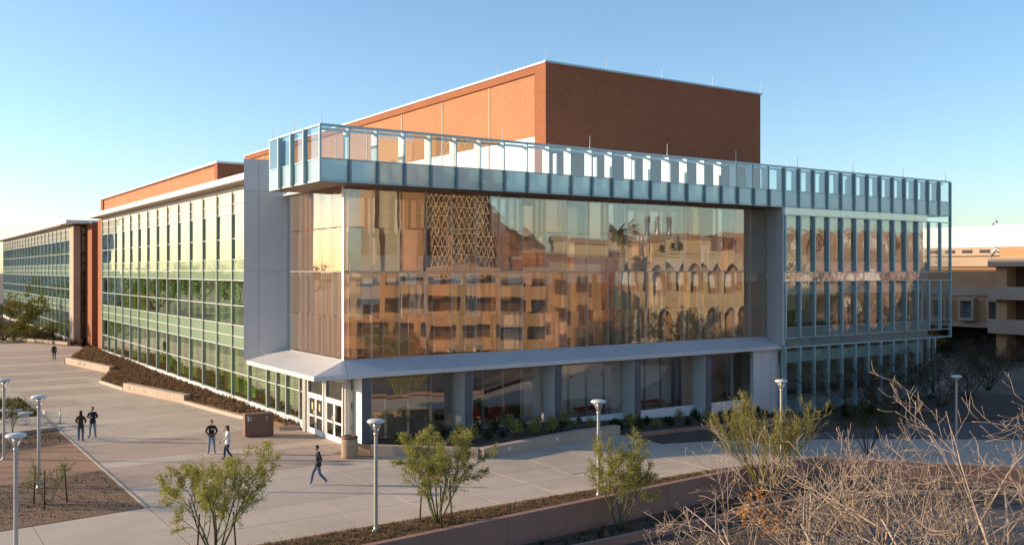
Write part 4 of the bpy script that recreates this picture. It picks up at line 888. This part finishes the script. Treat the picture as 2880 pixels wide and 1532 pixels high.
# ------------------------------------------------------------------ people
SKIN = solid('skin', (0.42, 0.24, 0.16), 0.6, 0.05)
def person(label, loc, face, J, cols, hair=(0.03, 0.02, 0.015), hairlong=False, cap=False, height=1.76, extra=None):
    """J: joints of the pose in metres for a 1.76 m figure; forward is +y, the figure's right side is +x"""
    z0 = 0.0
    rz = math.atan2(-face.x, face.y)
    t = thing('person', label, 'person', loc, rz); t.scale = (height / 1.76,) * 3
    D0 = dict(pelvis=(0, 0, 0.95), waist=(0, 0.0, 1.08), chest=(0, 0.01, 1.30), collar=(0, 0, 1.44), neck=(0, 0.01, 1.50),
              shR=(0.175, 0, 1.41), elR=(0.23, -0.03, 1.14), wrR=(0.22, 0.08, 0.90), haR=(0.215, 0.12, 0.82), shL=(-0.175, 0, 1.41), elL=(-0.23, -0.03, 1.14), wrL=(-0.22, 0.08, 0.90), haL=(-0.215, 0.12, 0.82),
              hipR=(0.095, 0, 0.90), knR=(0.11, 0.03, 0.50), anR=(0.11, 0, 0.09), toR=(0.13, 0.17, 0.035), hipL=(-0.095, 0, 0.90), knL=(-0.11, 0.03, 0.50), anL=(-0.11, 0, 0.09), toL=(-0.13, 0.17, 0.035), head=(0, 0.03, 1.66))
    D0.update(J)
    rad = dict(pelvis=(.155, .12), waist=(.145, .11), chest=(.17, .125), collar=(.10, .085), neck=(.058, .058), sh=(.075, .075), el=(.056, .056), wr=(.04, .04), ha=(.045, .028), hip=(.10, .10), kn=(.072, .072), an=(.055, .055), to=(.045, .035))
    names = [k for k in D0 if k != 'head']; idx = {k: i for i, k in enumerate(names)}
    E = [('pelvis', 'waist', 0), ('waist', 'chest', 0), ('chest', 'collar', 0), ('collar', 'neck', 3)]
    for s in 'RL': E += [('collar', 'sh' + s, 0), ('sh' + s, 'el' + s, 0), ('el' + s, 'wr' + s, 0), ('wr' + s, 'ha' + s, 3), ('pelvis', 'hip' + s, 1), ('hip' + s, 'kn' + s, 1), ('kn' + s, 'an' + s, 1), ('an' + s, 'to' + s, 2)]
    me = bpy.data.meshes.new('skeleton'); me.from_pydata([D0[k] for k in names], [(idx[a], idx[b]) for a, b, c in E], [])
    tmp = bpy.data.objects.new('skeleton', me); col.objects.link(tmp)
    sk = tmp.modifiers.new('skin', 'SKIN'); sk.use_smooth_shade = True
    layer = me.skin_vertices[0] if len(me.skin_vertices) else None
    if layer is None:
        bm = bmesh.new(); bm.from_mesh(me); bm.verts.layers.skin.verify(); bm.to_mesh(me); bm.free(); layer = me.skin_vertices[0]
    for k, i in idx.items():
        rr = rad.get(k) or rad[k[:-1]]; layer.data[i].radius = rr; layer.data[i].use_root = (k == 'pelvis')
    ss = tmp.modifiers.new('sub', 'SUBSURF'); ss.levels = 2; ss.render_levels = 2
    dg = bpy.context.evaluated_depsgraph_get(); body = bpy.data.meshes.new_from_object(tmp.evaluated_get(dg))
    bpy.data.objects.remove(tmp); bpy.data.meshes.remove(me)
    m = MB(); m.v = [tuple(v.co) for v in body.vertices]; m.f = [tuple(p.vertices) for p in body.polygons]
    V = {k: Vector(D0[k]) for k in D0}
    def near(p):
        best = (9, 0)
        for a, b, c in E:
            A_, B_ = V[a], V[b]; ab = B_ - A_; u = max(0, min(1, (p - A_).dot(ab) / ab.length_squared)); q = A_ + ab * u
            rr = rad.get(a) or rad[a[:-1]]; dd = (p - q).length / rr[0]
            if dd < best[0]: best = (dd, c)
        return best[1]
    for p in body.polygons:
        c = near(p.center)
        if c == 3 and p.center.z > 1.43: c = 3 if p.center.z > 1.475 else 0
        m.m.append(c); m.smooth.append(True)
    bpy.data.meshes.remove(body)
    # fingers: five short bent chains from each palm
    for s, sg in (('R', 1), ('L', -1)):
        h = V['ha' + s]; w_ = V['wr' + s]; d = (h - w_).normalized(); side = d.cross(Vector((sg, 0.2, 0))).normalized(); inn = side.cross(d)
        for f in range(5):
            o_ = (f - 1.5) * 0.019
            if f == 4: p0 = w_ + d * 0.03 + side * 0.032; p1 = p0 + side * 0.028 + d * 0.022; p2 = p1 + d * 0.028
            else:
                L = (0.062, 0.072, 0.066, 0.05)[f]; p0 = h + side * o_; p1 = p0 + d * L * 0.55; p2 = p1 + (d * 0.7 + inn * 0.5).normalized() * L * 0.5
            m.path([p0, p1, p2], [0.0095, 0.009, 0.007], 5, 3)
    hd = V['head']; hx, hy, hz = hd
    # head with chin, nose, ears
    n1, n2 = 12, 10; base = len(m.v)
    lf = J.get('look', 0.0); cl, sl_ = math.cos(lf), math.sin(lf)
    def hp(x, y, z): return (hx + x * cl - y * sl_, hy + x * sl_ + y * cl, hz + z)
    for j in range(n2 + 1):
        ph_ = math.pi * j / n2
        for i in range(n1):
            th = 2 * math.pi * i / n1; z = math.cos(ph_) * 0.118; rr = math.sin(ph_) ** 0.85
            kx = 0.076 * (1 - 0.28 * max(0, -z / 0.118)); ky = 0.095 * (1 - 0.12 * max(0, -z / 0.118))
            m.v.append(hp(rr * kx * math.cos(th), rr * ky * math.sin(th) + (0.012 if z < 0 else 0), z))
    for j in range(n2):
        for i in range(n1): a = base + j * n1 + i; b = base + j * n1 + (i + 1) % n1; m.f.append((a, a + n1, b + n1, b)); m.m.append(3); m.smooth.append(True)
    i = len(m.v); m.v += [hp(-0.014, 0.092, -0.02), hp(0.014, 0.092, -0.02), hp(0, 0.125, -0.022), hp(0, 0.095, 0.025)]
    for f in ((0, 1, 2), (1, 3, 2), (3, 0, 2)): m.f.append(tuple(i + k for k in f)); m.m.append(3); m.smooth.append(False)
    for sg in (-1, 1):
        m.path([hp(sg * 0.074, 0.0, -0.03), hp(sg * 0.086, -0.008, 0.0), hp(sg * 0.078, -0.005, 0.03)], [0.01, 0.016, 0.01], 6, 3)
        m.path([hp(sg * 0.042, 0.082, 0.012), hp(sg * 0.02, 0.09, 0.012)], 0.007, 5, 4)
    m.path([hp(-0.024, 0.093, -0.058), hp(0.024, 0.093, -0.058)], 0.006, 5, 5)
    mats = [solid('cloth_top_%02x%02x%02x' % tuple(int(v * 255) for v in cols[0]), cols[0], 0.9, 0.15, 6), solid('cloth_leg_%02x%02x%02x' % tuple(int(v * 255) for v in cols[1]), cols[1], 0.9, 0.15, 5), solid('shoe_%02x%02x%02x' % tuple(int(v * 255) for v in cols[2]), cols[2], 0.7, 0.1), SKIN, BLACKP, solid('lips', (0.32, 0.12, 0.09), 0.6)]
    m.build('body', mats, t, world=False)
    # hair or cap
    hm = MB(); n1 = 14; prof = [(0.0, 0.128), (0.05, 0.12), (0.077, 0.085), (0.087, 0.04), (0.086, 0.0)] + ([(0.088, -0.06), (0.09, -0.14), (0.075, -0.20)] if hairlong else [(0.082, -0.04)])
    for j, (rr, z) in enumerate(prof):
        for i in range(n1):
            th = 2 * math.pi * i / n1; yy = math.sin(th); k = 1.0
            zz = z
            if z < 0.05 and yy > 0.25: zz = max(z, 0.055 + 0.02 * yy)
            hm.v.append(hp(rr * math.cos(th) * 0.96, rr * 1.15 * yy - 0.006, zz))
    for j in range(len(prof) - 1):
        for i in range(n1): a = j * n1 + i; b = j * n1 + (i + 1) % n1; hm.f.append((a, a + n1, b + n1, b)); hm.m.append(0); hm.smooth.append(True)
    if cap: hm.prism([hp(-0.06, 0.08, 0)[:2], hp(0.06, 0.08, 0)[:2], hp(0.05, 0.17, 0)[:2], hp(-0.05, 0.17, 0)[:2]], hz + 0.045, hz + 0.06)
    hm.build('cap' if cap else 'hair', solid('hair_%02x%02x%02x' % tuple(int(v * 255) for v in hair), hair, 0.8, 0.2, 20), t, world=False)
    if extra: extra(t)
    return t
camdir = lambda p: (Vector((0, 0, 0)) - Vector((p[0], p[1], 0))).normalized()
LEFT = -RT
JEAN, DKJEAN, LTJEAN = (0.075, 0.13, 0.20), (0.03, 0.045, 0.085), (0.20, 0.26, 0.33)
# walking man, hands in jacket pockets
p = (16.36, 39.96, 0.004)
def jacket_hem(colr, nm='jacket_hem', z0=0.84, z1=1.02, r0=0.185, r1=0.165):
    def f(t):
        m = MB(); n = 18; i0 = 0
        for rr, z in ((r1, z1), (r0, (z0 + z1) / 2), (r0 * 0.98, z0)):
            for k in range(n): th = 2 * math.pi * k / n; m.v.append((rr * math.cos(th), rr * 0.80 * math.sin(th), z))
        for j in range(2):
            for k in range(n): a = j * n + k; b = j * n + (k + 1) % n; m.f.append((a, b, b + n, a + n)); m.m.append(0); m.smooth.append(True)
        m.build(nm, solid('cloth_top_%02x%02x%02x' % tuple(int(v * 255) for v in colr), colr, 0.9, 0.15, 6), t, world=False)
    return f
BLK = (0.028, 0.028, 0.03)
person('man in a dark jacket and blue jeans walking left, hands in pockets', p, (LEFT * 0.95 + camdir(p) * 0.3).normalized(),
       dict(elR=(0.26, -0.13, 1.15), wrR=(0.17, 0.07, 0.98), haR=(0.13, 0.12, 0.94), elL=(-0.26, -0.13, 1.15), wrL=(-0.17, 0.07, 0.98), haL=(-0.13, 0.12, 0.94), knR=(0.10, 0.22, 0.53), anR=(0.10, 0.30, 0.09), toR=(0.11, 0.47, 0.05), knL=(-0.10, -0.06, 0.50), anL=(-0.10, -0.38, 0.16), toL=(-0.11, -0.24, 0.04), head=(0, 0.06, 1.65), pelvis=(0, 0, 0.93)),
       (BLK, JEAN, (0.55, 0.55, 0.55)), extra=jacket_hem(BLK))
# woman or man in white jacket with cap, hand at the face
p = (14.73, 47.83, 0.004); WJ = (0.62, 0.61, 0.58)
person('person in a white jacket and black cap walking left, one hand raised to the face', p, (LEFT * 0.9 + camdir(p) * 0.45).normalized(),
       dict(elR=(0.25, 0.12, 1.20), wrR=(0.10, 0.20, 1.42), haR=(0.06, 0.19, 1.52), elL=(-0.27, 0.14, 1.16), wrL=(-0.30, 0.38, 1.00), haL=(-0.30, 0.46, 0.97), knR=(0.10, 0.14, 0.52), anR=(0.10, 0.16, 0.09), toR=(0.11, 0.33, 0.04), knL=(-0.10, 0.06, 0.50), anL=(-0.10, -0.22, 0.12), toL=(-0.11, -0.06, 0.04)),
       (WJ, DKJEAN, (0.03, 0.03, 0.03)), (0.02, 0.02, 0.022), True, True, 1.72, extra=jacket_hem(WJ, 'jacket_hem', 0.82, 1.02))
p = (14.49, 49.86, 0.004); MAR = (0.035, 0.018, 0.02)
def logo(t): 
    m = MB(); m.box(-0.07, 0.03, 0.128, 0.142, 1.28, 1.33); m.build('shirt_print', WHITE, t, world=False); jacket_hem(MAR, 'sweater_hem', 0.9, 1.03)(t)
person('man in a dark maroon sweater and pale jeans, hands together in front', p, (camdir(p) * 0.9 + RT * 0.1).normalized(),
       dict(elR=(0.29, -0.02, 1.16), wrR=(0.14, 0.18, 1.03), haR=(0.07, 0.21, 1.02), elL=(-0.29, -0.02, 1.16), wrL=(-0.14, 0.18, 1.03), haL=(-0.07, 0.22, 1.03), knR=(0.13, 0.1, 0.51), anR=(0.16, 0.02, 0.09), toR=(0.2, 0.18, 0.04), knL=(-0.12, 0.1, 0.51), anL=(-0.15, -0.02, 0.09), toL=(-0.2, 0.14, 0.04)),
       (MAR, LTJEAN, (0.12, 0.07, 0.03)), (0.06, 0.04, 0.02), extra=logo)
p = (9.4, 57.45, 0.004); OLV = (0.04, 0.036, 0.02)
person('person with long dark hair in a dark olive jacket seen from behind', p, (-camdir(p) + RT * 0.25).normalized(),
       dict(elR=(0.27, 0.04, 1.16), wrR=(0.19, 0.20, 1.06), haR=(0.13, 0.24, 1.05), elL=(-0.27, 0.04, 1.16), wrL=(-0.19, 0.20, 1.06), haL=(-0.13, 0.24, 1.05)),
       (OLV, (0.10, 0.12, 0.17), BLK), (0.025, 0.012, 0.01), True, False, 1.72, extra=jacket_hem(OLV, 'jacket_hem', 0.80, 1.02))
p = (10.2, 58.45, 0.004); NVY = (0.02, 0.021, 0.03)
person('man in a black jacket and pale blue jeans facing us, arms folded', p, (camdir(p) + LEFT * 0.35).normalized(),
       dict(elR=(0.29, 0.06, 1.18), wrR=(0.07, 0.22, 1.20), haR=(-0.02, 0.22, 1.22), elL=(-0.29, 0.06, 1.18), wrL=(-0.07, 0.19, 1.17), haL=(0.04, 0.19, 1.16), anR=(0.16, 0, 0.09), toR=(0.22, 0.16, 0.04), anL=(-0.18, 0.04, 0.09), toL=(-0.26, 0.19, 0.04), knR=(0.14, 0.03, 0.5), knL=(-0.15, 0.05, 0.5)),
       (NVY, LTJEAN, BLK), (0.05, 0.03, 0.02), extra=jacket_hem(NVY))
p = (15.6, 111.4, 0.004); DN = (0.03, 0.028, 0.045)
person('lone man in dark clothes standing far back on the plaza', p, camdir(p), dict(knR=(0.10, 0.12, 0.51), anR=(0.10, 0.1, 0.09), toR=(0.11, 0.27, 0.04), anL=(-0.1, -0.14, 0.1), toL=(-0.1, 0.02, 0.04)), (DN, (0.06, 0.07, 0.1), BLK), (0.03, 0.02, 0.015), extra=jacket_hem(DN))

# ------------------------------------------------------------------ trees and shrubs
def unit(r): 
    while True:
        v = Vector((r.uniform(-1, 1), r.uniform(-1, 1), r.uniform(-1, 1)))
        if 0.05 < v.length < 1: return v.normalized()
def grow(m, tips, p, d, L, r0, lev, P_, r):
    nseg = P_['seg'][lev]; seg = L / nseg; rr = r0; pts = [Vector(p)]; rads = [r0]; q = Vector(p); dirs = [d]
    for i in range(nseg):
        d = (d + unit(r) * P_['wig'][lev] + Vector((0, 0, P_['up'][lev]))).normalized()
        q = q + d * seg; rr = r0 * (1 - 0.72 * (i + 1) / nseg); pts.append(q.copy()); rads.append(max(rr, P_['rmin'])); dirs.append(d.copy())
    m.path(pts, rads, P_['sides'][lev])
    if lev >= P_['leaf']:
        for k in range(1, len(pts)): tips.append((pts[k], dirs[k]))
    if lev + 1 < len(P_['seg']):
        n = P_['kids'][lev]
        for k in range(n):
            u = P_['from'] + (1 - P_['from']) * (k + r.random()) / n; f = u * nseg; i = min(int(f), nseg - 1); w_ = f - i
            bp = pts[i].lerp(pts[i + 1], w_); bd = dirs[i + 1]
            side = (unit(r) - bd * 0.2); side = (side - bd * side.dot(bd)).normalized()
            nd = (bd * math.cos(P_['ang'][lev]) + side * math.sin(P_['ang'][lev]) * r.uniform(0.7, 1.2)).normalized()
            grow(m, tips, bp, nd, L * P_['len'][lev] * r.uniform(0.7, 1.25) * (1.15 - 0.5 * u), max(rads[i] * P_['rat'], P_['rmin']), lev + 1, P_, r)
def leaves(tips, n, size, spread, r, droop=0.3, asp=0.4):
    m = MB()
    for k in range(n):
        p, d = r.choice(tips); c = p + unit(r) * spread * r.random() + d * r.uniform(-0.5, 0.5) * spread
        a = (d * 0.6 + unit(r) + Vector((0, 0, -droop))).normalized(); b = a.cross(unit(r)).normalized(); s_ = size * r.uniform(0.6, 1.4)
        m.quad(c - a * s_ - b * s_ * asp * 0.3, c + b * s_ * asp * -1, c + a * s_, c + b * s_ * asp)
    return m
BARKG = solid('green_bark', (0.115, 0.12, 0.045), 0.8, 0.15, 6); BARKB = solid('grey_bark', (0.38, 0.28, 0.21), 0.85, 0.4, 2.0, 0.15); BARKD = solid('dark_bark', (0.07, 0.05, 0.035), 0.9, 0.2, 5)
PALO = dict(seg=(5, 5, 4, 3), wig=(0.10, 0.16, 0.22, 0.3), up=(0.03, 0.05, 0.03, -0.03), kids=(5, 4, 4, 0), ang=(0.55, 0.65, 0.75), len=(0.60, 0.55, 0.5), rat=0.55, rmin=0.006, sides=(6, 5, 4, 3), leaf=2)
PALO['from'] = 0.3
STAKE = solid('stake_wood', (0.075, 0.045, 0.03), 0.9)
def leafy_tree(label, loc, H, spread, nstem, nleaf, lc, seed, stakes=True, trunkmat=None, lsize=0.05, name='young_tree', group=None, tilt=0.42, PP=None, lspread=0.16):
    r = random.Random(seed); t = thing(name, label, 'tree', loc, 0, group); m = MB(); tips = []; PP = PP or PALO
    for k in range(nstem):
        a = 6.283 * (k + r.uniform(0, 0.6)) / nstem; tl = tilt * r.uniform(0.6, 1.2)
        d = Vector((math.cos(a) * math.sin(tl) * spread, math.sin(a) * math.sin(tl) * spread, math.cos(tl))).normalized()
        grow(m, tips, Vector((math.cos(a) * 0.05, math.sin(a) * 0.05, -0.05)), d, H * r.uniform(0.68, 0.86), 0.042 * H / 3.4, 0, PP, r)
    m.build('trunk', trunkmat or BARKG, t, world=False)
    leaves(tips, nleaf, lsize, lspread, r).build('crown', lc, t, world=False)
    if stakes:
        for k, (a, rd) in enumerate(((0.2, 0.75), (2.3, 0.7), (4.4, 0.75))):
            x, y = rd * math.cos(a), rd * math.sin(a); m = MB(); m.tube((x, y, -0.05), (x * 0.86, y * 0.86, 1.55), 0.032, 0.028, 6, cap=True); m.build('stake', STAKE, t, world=False)
    return t
YG = leafmat('yellow_green_leaf', (0.42, 0.42, 0.115)); YG2 = leafmat('olive_leaf', (0.35, 0.355, 0.11)); DG = leafmat('dark_green_leaf', (0.045, 0.065, 0.022)); OG = leafmat('autumn_leaf', (0.30, 0.20, 0.04))
leafy_tree('staked young tree at the bottom left before the walking pair', (9.2, 31.2, 0.0), 3.5, 0.95, 6, 22000, YG, 21, lsize=0.034)
leafy_tree('staked young tree in front of the entrance glass, on the strip bed', (17.6, 31.3, 0.01), 3.45, 1.2, 7, 26000, YG2, 22, lsize=0.034)
leafy_tree('young tree growing up from below the retaining wall by the lamp post', (25.2, 29.6, -1.0), 3.35, 1.1, 6, 20000, YG2, 23, False, lsize=0.034)
PV2 = dict(PALO); PV2['up'] = (0.10, 0.14, 0.12, 0.08); PV2['ang'] = (0.4, 0.45, 0.5); PV2['kids'] = (6, 5, 4, 0)
leafy_tree('large green twiggy tree behind the bare branches at the right', (34.4, 29.9, -1.0), 4.2, 1.45, 13, 9000, leafmat('twig_green', (0.40, 0.38, 0.13)), 24, False, leafmat('green_twig', (0.36, 0.345, 0.13)), 0.032, tilt=0.55, PP=PV2)
leafy_tree('tiny staked sapling on the brown bed at the lower left', (5.75, 42.7, 0.0), 1.75, 1.0, 4, 650, YG2, 25, True, lsize=0.035)
leafy_tree('thin sapling beside the cafe terrace', (6.36, 60.7, 0.0), 2.2, 0.7, 2, 260, YG2, 26, False, BARKD, 0.04)
leafy_tree('round yellow green tree before the far wing at the left edge', (14.2, 146.5, 0.1), 7.2, 1.7, 9, 11000, leafmat('bright_yellow_green', (0.20, 0.20, 0.035)), 27, False, None, 0.13, tilt=0.7, lspread=0.5)
for i, (x, y, h) in enumerate(((12.3, 148, 3.0), (16.4, 143.5, 2.4), (18.5, 141, 2.0), (19.2, 150, 2.2))): leafy_tree(('dark shrub under the yellow green tree at the left edge', 'dark green shrub in front of the yellow green tree', 'low green shrub near the far brick stair tower', 'shrub at the foot of the far green glass')[i], (x, y, 0.12), h, 1.6, 6, 1500, (DG, YG2, DRY[2], YG2)[i], 30 + i, False, BARKD, 0.10, 'shrub', None, 0.8, lspread=0.3)
# shrubs along the ground floor
def shrub_mesh(seed, h, n, lc):
    r = random.Random(seed); m = MB(); st = MB()
    for k in range(9):
        a = r.uniform(0, 6.28); tl = r.uniform(0.1, 0.8); e = Vector((math.cos(a) * math.sin(tl), math.sin(a) * math.sin(tl), math.cos(tl))) * h * r.uniform(0.6, 1)
        st.tube((0, 0, -0.05), e, 0.012, 0.005, 4)
    for k in range(n):
        a = r.uniform(0, 6.28); tl = r.uniform(0, 1.2); rr = h * r.uniform(0.35, 1.0); c = Vector((math.cos(a) * math.sin(tl) * 0.7, math.sin(a) * math.sin(tl) * 0.7, math.cos(tl))) * rr
        d = (c.normalized() + unit(r) * 0.8).normalized(); b = d.cross(unit(r)).normalized(); s_ = r.uniform(0.05, 0.10)
        m.quad(c - d * s_ * 0.6, c + b * s_ * 0.4, c + d * s_, c - b * s_ * 0.4)
    t = thing('low_shrub', 'x', 'shrub', (0, 0, 0)); st.build('stems', BARKD, t, world=False); m.build('foliage', lc, t, world=False); return t
protos = [shrub_mesh(50, 0.55, 170, DG), shrub_mesh(51, 0.7, 210, YG2), shrub_mesh(52, 0.45, 150, DG)]
used = [False] * 3; r = random.Random(99); spots = []
for k in range(26): u = k / 25; spots.append((22.6 + u * 13.6, 43.9 + u * 0.6 + (k % 2) * 1.9 + r.uniform(-0.3, 0.3), 0.2, 0))
for k in range(30): u = k / 29; spots.append((37 + u * 15.5, 43.6 + u * 0.9 + (k % 3) * 0.95 + r.uniform(-0.3, 0.3), 0.03, 1))
for k in range(16): spots.append((56 + r.uniform(0, 19), r.uniform(41.5, 45.3), 0.03, 2))
for i, (x, y, dz, sec) in enumerate(spots):
    if sec == 0 and y < 40.9 + (x - 25.6) * 0.2 + 0.9: y = 40.9 + (x - 25.6) * 0.2 + 1.2
    if sec == 0 and x < 25.6: y = max(y, 44.7 - (x - 21.2) * 0.9 + 1.0)
    k = r.choice((0, 2, 2, 0, 1)) if sec else r.choice((0, 1, 1, 2))
    o = protos[k] if not used[k] else copy_tree(protos[k]); used[k] = True
    o.location = (x, min(y, 46.4), gz(x) + dz); o.rotation_euler.z = r.uniform(0, 6.28); s_ = r.uniform(0.8, 1.35); o.scale = (s_, s_, s_ * r.uniform(0.85, 1.2))
    tag(o, ('leafy green shrub behind the long pink seat wall', 'dark low shrub in the shaded bed under the right half of the front', 'dark low shrub at the foot of the teal wing')[sec], 'shrub', ('shrubs behind the seat wall', 'shrubs in the shaded bed', 'shrubs at the foot of the wing')[sec])
# shaded airy trees before the teal wing and beyond it
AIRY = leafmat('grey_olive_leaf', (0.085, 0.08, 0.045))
for i, (x, y, h, lb) in enumerate(((58.5, 43.0, 4.0, 'airy grey olive tree at the left of the teal wing ground floor'), (63.5, 42.8, 4.8, 'airy grey olive tree before the middle of the teal wing'), (68.5, 42.2, 4.6, 'airy grey olive tree before the right end of the teal wing'), (74.5, 43.5, 4.2, 'airy grey tree right of the teal wing corner'), (82, 46, 4.4, 'dusty tree in the shade beside the tan building'), (88, 49, 4.2, 'dusty grey shrub tree before the tan balconies'))):
    leafy_tree(lb, (x, y, -1.02), h, 1.5, 6, 2600, AIRY, 60 + i, False, BARKD, 0.06, 'airy_tree', None, 0.6, lspread=0.25)
leafy_tree('small dark multi stem tree standing on the shaded walk', (45.4, 32.3, gz(45.4)), 2.8, 1.2, 6, 2200, DG, 70, False, BARKD, 0.05, 'young_tree')
for i, (x, y, h) in enumerate(((103, 66, 4.0), (104, 69.5, 4.4), (105, 73, 4.2), (101, 62.5, 3.2))): leafy_tree(('autumn hedge tree under the square windows, nearest the balconies', 'autumn hedge tree under the square windows', 'autumn hedge tree behind the teal wing corner', 'low hedge bush beside the brick pier')[i], (x, y, -1.03), h, 1.8, 6, 1700, (OG, DG, YG2, DG)[i], 80 + i, False, BARKD, 0.12, 'hedge_tree', None, 0.7, lspread=0.4)

# bare trees in front at the right
BARE = dict(seg=(6, 8, 8, 7, 6), wig=(0.09, 0.12, 0.14, 0.17, 0.2), up=(0.0, -0.03, -0.02, 0.04, 0.10), kids=(5, 5, 4, 2, 0), ang=(0.8, 0.85, 0.8, 0.7), len=(0.72, 0.64, 0.56, 0.6), rat=0.62, rmin=0.0062, sides=(7, 6, 5, 4, 3), leaf=3)
BARE['from'] = 0.22
POD = leafmat('dead_leaf', (0.48, 0.28, 0.13)); BUD = leafmat('bud_tan', (0.30, 0.19, 0.08))
def bare_tree(label, loc, H, nstem, seed, tilt, pods=0, podz=None, mat=None, buds=700):
    r = random.Random(seed); t = thing('bare_tree', label, 'tree', loc, 0, None); m = MB(); tips = []
    for k in range(nstem):
        a = 6.283 * (k + r.uniform(0, 0.5)) / nstem; tl = tilt * r.uniform(0.7, 1.25)
        d = Vector((math.cos(a) * math.sin(tl), math.sin(a) * math.sin(tl), math.cos(tl)))
        grow(m, tips, Vector((math.cos(a) * 0.1, math.sin(a) * 0.1, -0.1)), d, H * r.uniform(0.6, 0.74), 0.105, 0, BARE, r)
    m.build('branches', mat or BARKB, t, world=False)
    leaves(tips, buds, 0.018, 0.03, r, 0.0, 0.6).build('buds', BUD, t, world=False)['kind'] = 'stuff'
    if pods:
        c = Vector(podz); near = [x for x in tips if (x[0] - c).length < 0.9] or tips
        leaves(near, pods, 0.06, 0.12, r, 1.2, 0.5).build('dead_leaves', POD, t, world=False)
    return t
def from_pixel(x, d, z): v = FW * d + RT * ((x - 1440) / FPX * d); return Vector((v.x, v.y, z))
bare_tree('bare tree with a few orange dead leaves, left of the bare group', from_pixel(2235, 26.0, -1.03), 6.4, 3, 101, 0.58, 480, (-0.9, 0.2, 4.0))
bare_tree('dense bare tree in the middle of the bare group', from_pixel(2540, 23.5, -1.03), 7.3, 5, 102, 0.5, mat=solid('tan_bark', (0.37, 0.275, 0.19), 0.85, 0.4, 2.0, 0.15), buds=1500)
bare_tree('tallest bare tree at the right edge', from_pixel(2840, 22.0, -1.03), 8.0, 6, 103, 0.46)

# trees across the road and beside the plaza: mirrored in the glass or throwing the long streaks of shade
def palm(label, loc, H, seed):
    r = random.Random(seed); t = thing('palm_tree', label, 'tree', loc); m = MB(); m.path([(0, 0, 0), (0.1, 0, H * 0.4), (0.05, 0.1, H * 0.8), (0, 0, H)], [0.32, 0.26, 0.22, 0.2], 9); m.build('trunk', BARKB, t, world=False); m = MB()
    for k in range(46):
        a = r.uniform(0, 6.28); el = r.uniform(-0.7, 1.3); d = Vector((math.cos(a) * math.cos(el), math.sin(a) * math.cos(el), math.sin(el))); L = r.uniform(1.4, 2.1); p = Vector((0, 0, H)); sd = d.cross(Vector((0, 0, 1))).normalized(); n = 7
        for i in range(n):
            q = p + d * L / n; wd = 0.32 * math.sin(math.pi * (i + 0.6) / (n + 0.4)) + 0.05
            for s_ in (-1, 1):
                m.quad(p, q, q + sd * s_ * wd + d * 0.25 - Vector((0, 0, 0.12)), p + sd * s_ * wd + d * 0.2 - Vector((0, 0, 0.12)))
            p = q; d = (d + Vector((0, 0, -0.17))).normalized()
    m.build('crown', leafmat('palm_leaf', (0.36, 0.33, 0.12)), t, world=False)
palm('palm tree mirrored in the middle of the amber glass', mirrored(118, 13.8), 15.2, 1); palm('second palm tree mirrored just right of the first', mirrored(150, 25.5), 13.4, 2)
for i, (d, l, h, lc) in enumerate(((104, 20, 6.5, YG2), (108, 30, 6.5, YG2), (99, -13, 5.0, YG2), (120, 4, 9.5, YG2), (140, -2.0, 12, DG), (118, 9.5, 9.0, YG2))): leafy_tree(('olive street tree mirrored before the arcaded building', 'dark street tree mirrored at the right end of the arcade', 'dark street tree mirrored before the ochre parking deck', 'olive street tree mirrored right of the parking stair tower', 'tall dark tree mirrored beside the lattice tower', 'olive street tree mirrored under the palm')[i], mirrored(d, l), h, 1.5, 7, 3200, lc, 120 + i, False, BARKD, 0.16, 'street_tree', None, 0.55, lspread=0.5)
for i, l in enumerate((44, 52, 60, 67)):
    v = FW * 128 + RT * l; leafy_tree(('first', 'second', 'third', 'last')[i] + ' street tree from the left mirrored in the teal wing', (v.x, 2 * FY - v.y, -1.06), 9.5 - (i % 2) * 2, 1.5, 7, 3000, (YG2, DG, YG, DG)[i], 140 + i, False, BARKB, 0.16, 'street_tree', None, 0.55, lspread=0.5)
sh = [(-16, 64, 7.5), (-24, 76, 9), (-14, 84, 6.5), (-30, 95, 10), (-20, 104, 7), (-9, 70, 5.5), (-38, 88, 11), (-18, 52, 5)]
for i, (x, y, h) in enumerate(sh):
    leafy_tree('plaza tree out of view on the left, %s' % ('beside the terrace', 'tall and wide', 'behind the walk', 'far back', 'at the bend', 'small', 'tallest', 'next to the path')[i], (x, y, -0.02), h, 1.3, 6, 1500, YG2, 160 + i, False, BARKD, 0.12, 'plaza_tree', None, 0.5, lspread=0.4)
for i, (x, y, h) in enumerate(((-28, 215, 12), (-12, 230, 10), (-45, 240, 14), (-20, 260, 13), (-2, 250, 9), (-60, 270, 14), (5, 275, 9), (-38, 290, 13))):
    leafy_tree('%s tree of the distant row mirrored in the green glass wall' % ('first', 'second', 'third', 'fourth', 'fifth', 'sixth', 'seventh', 'eighth')[i], (x, y, -0.02), h, 1.7, 7, 2200, DG, 180 + i, False, BARKD, 0.3, 'distant_tree', None, 0.7, lspread=0.9)
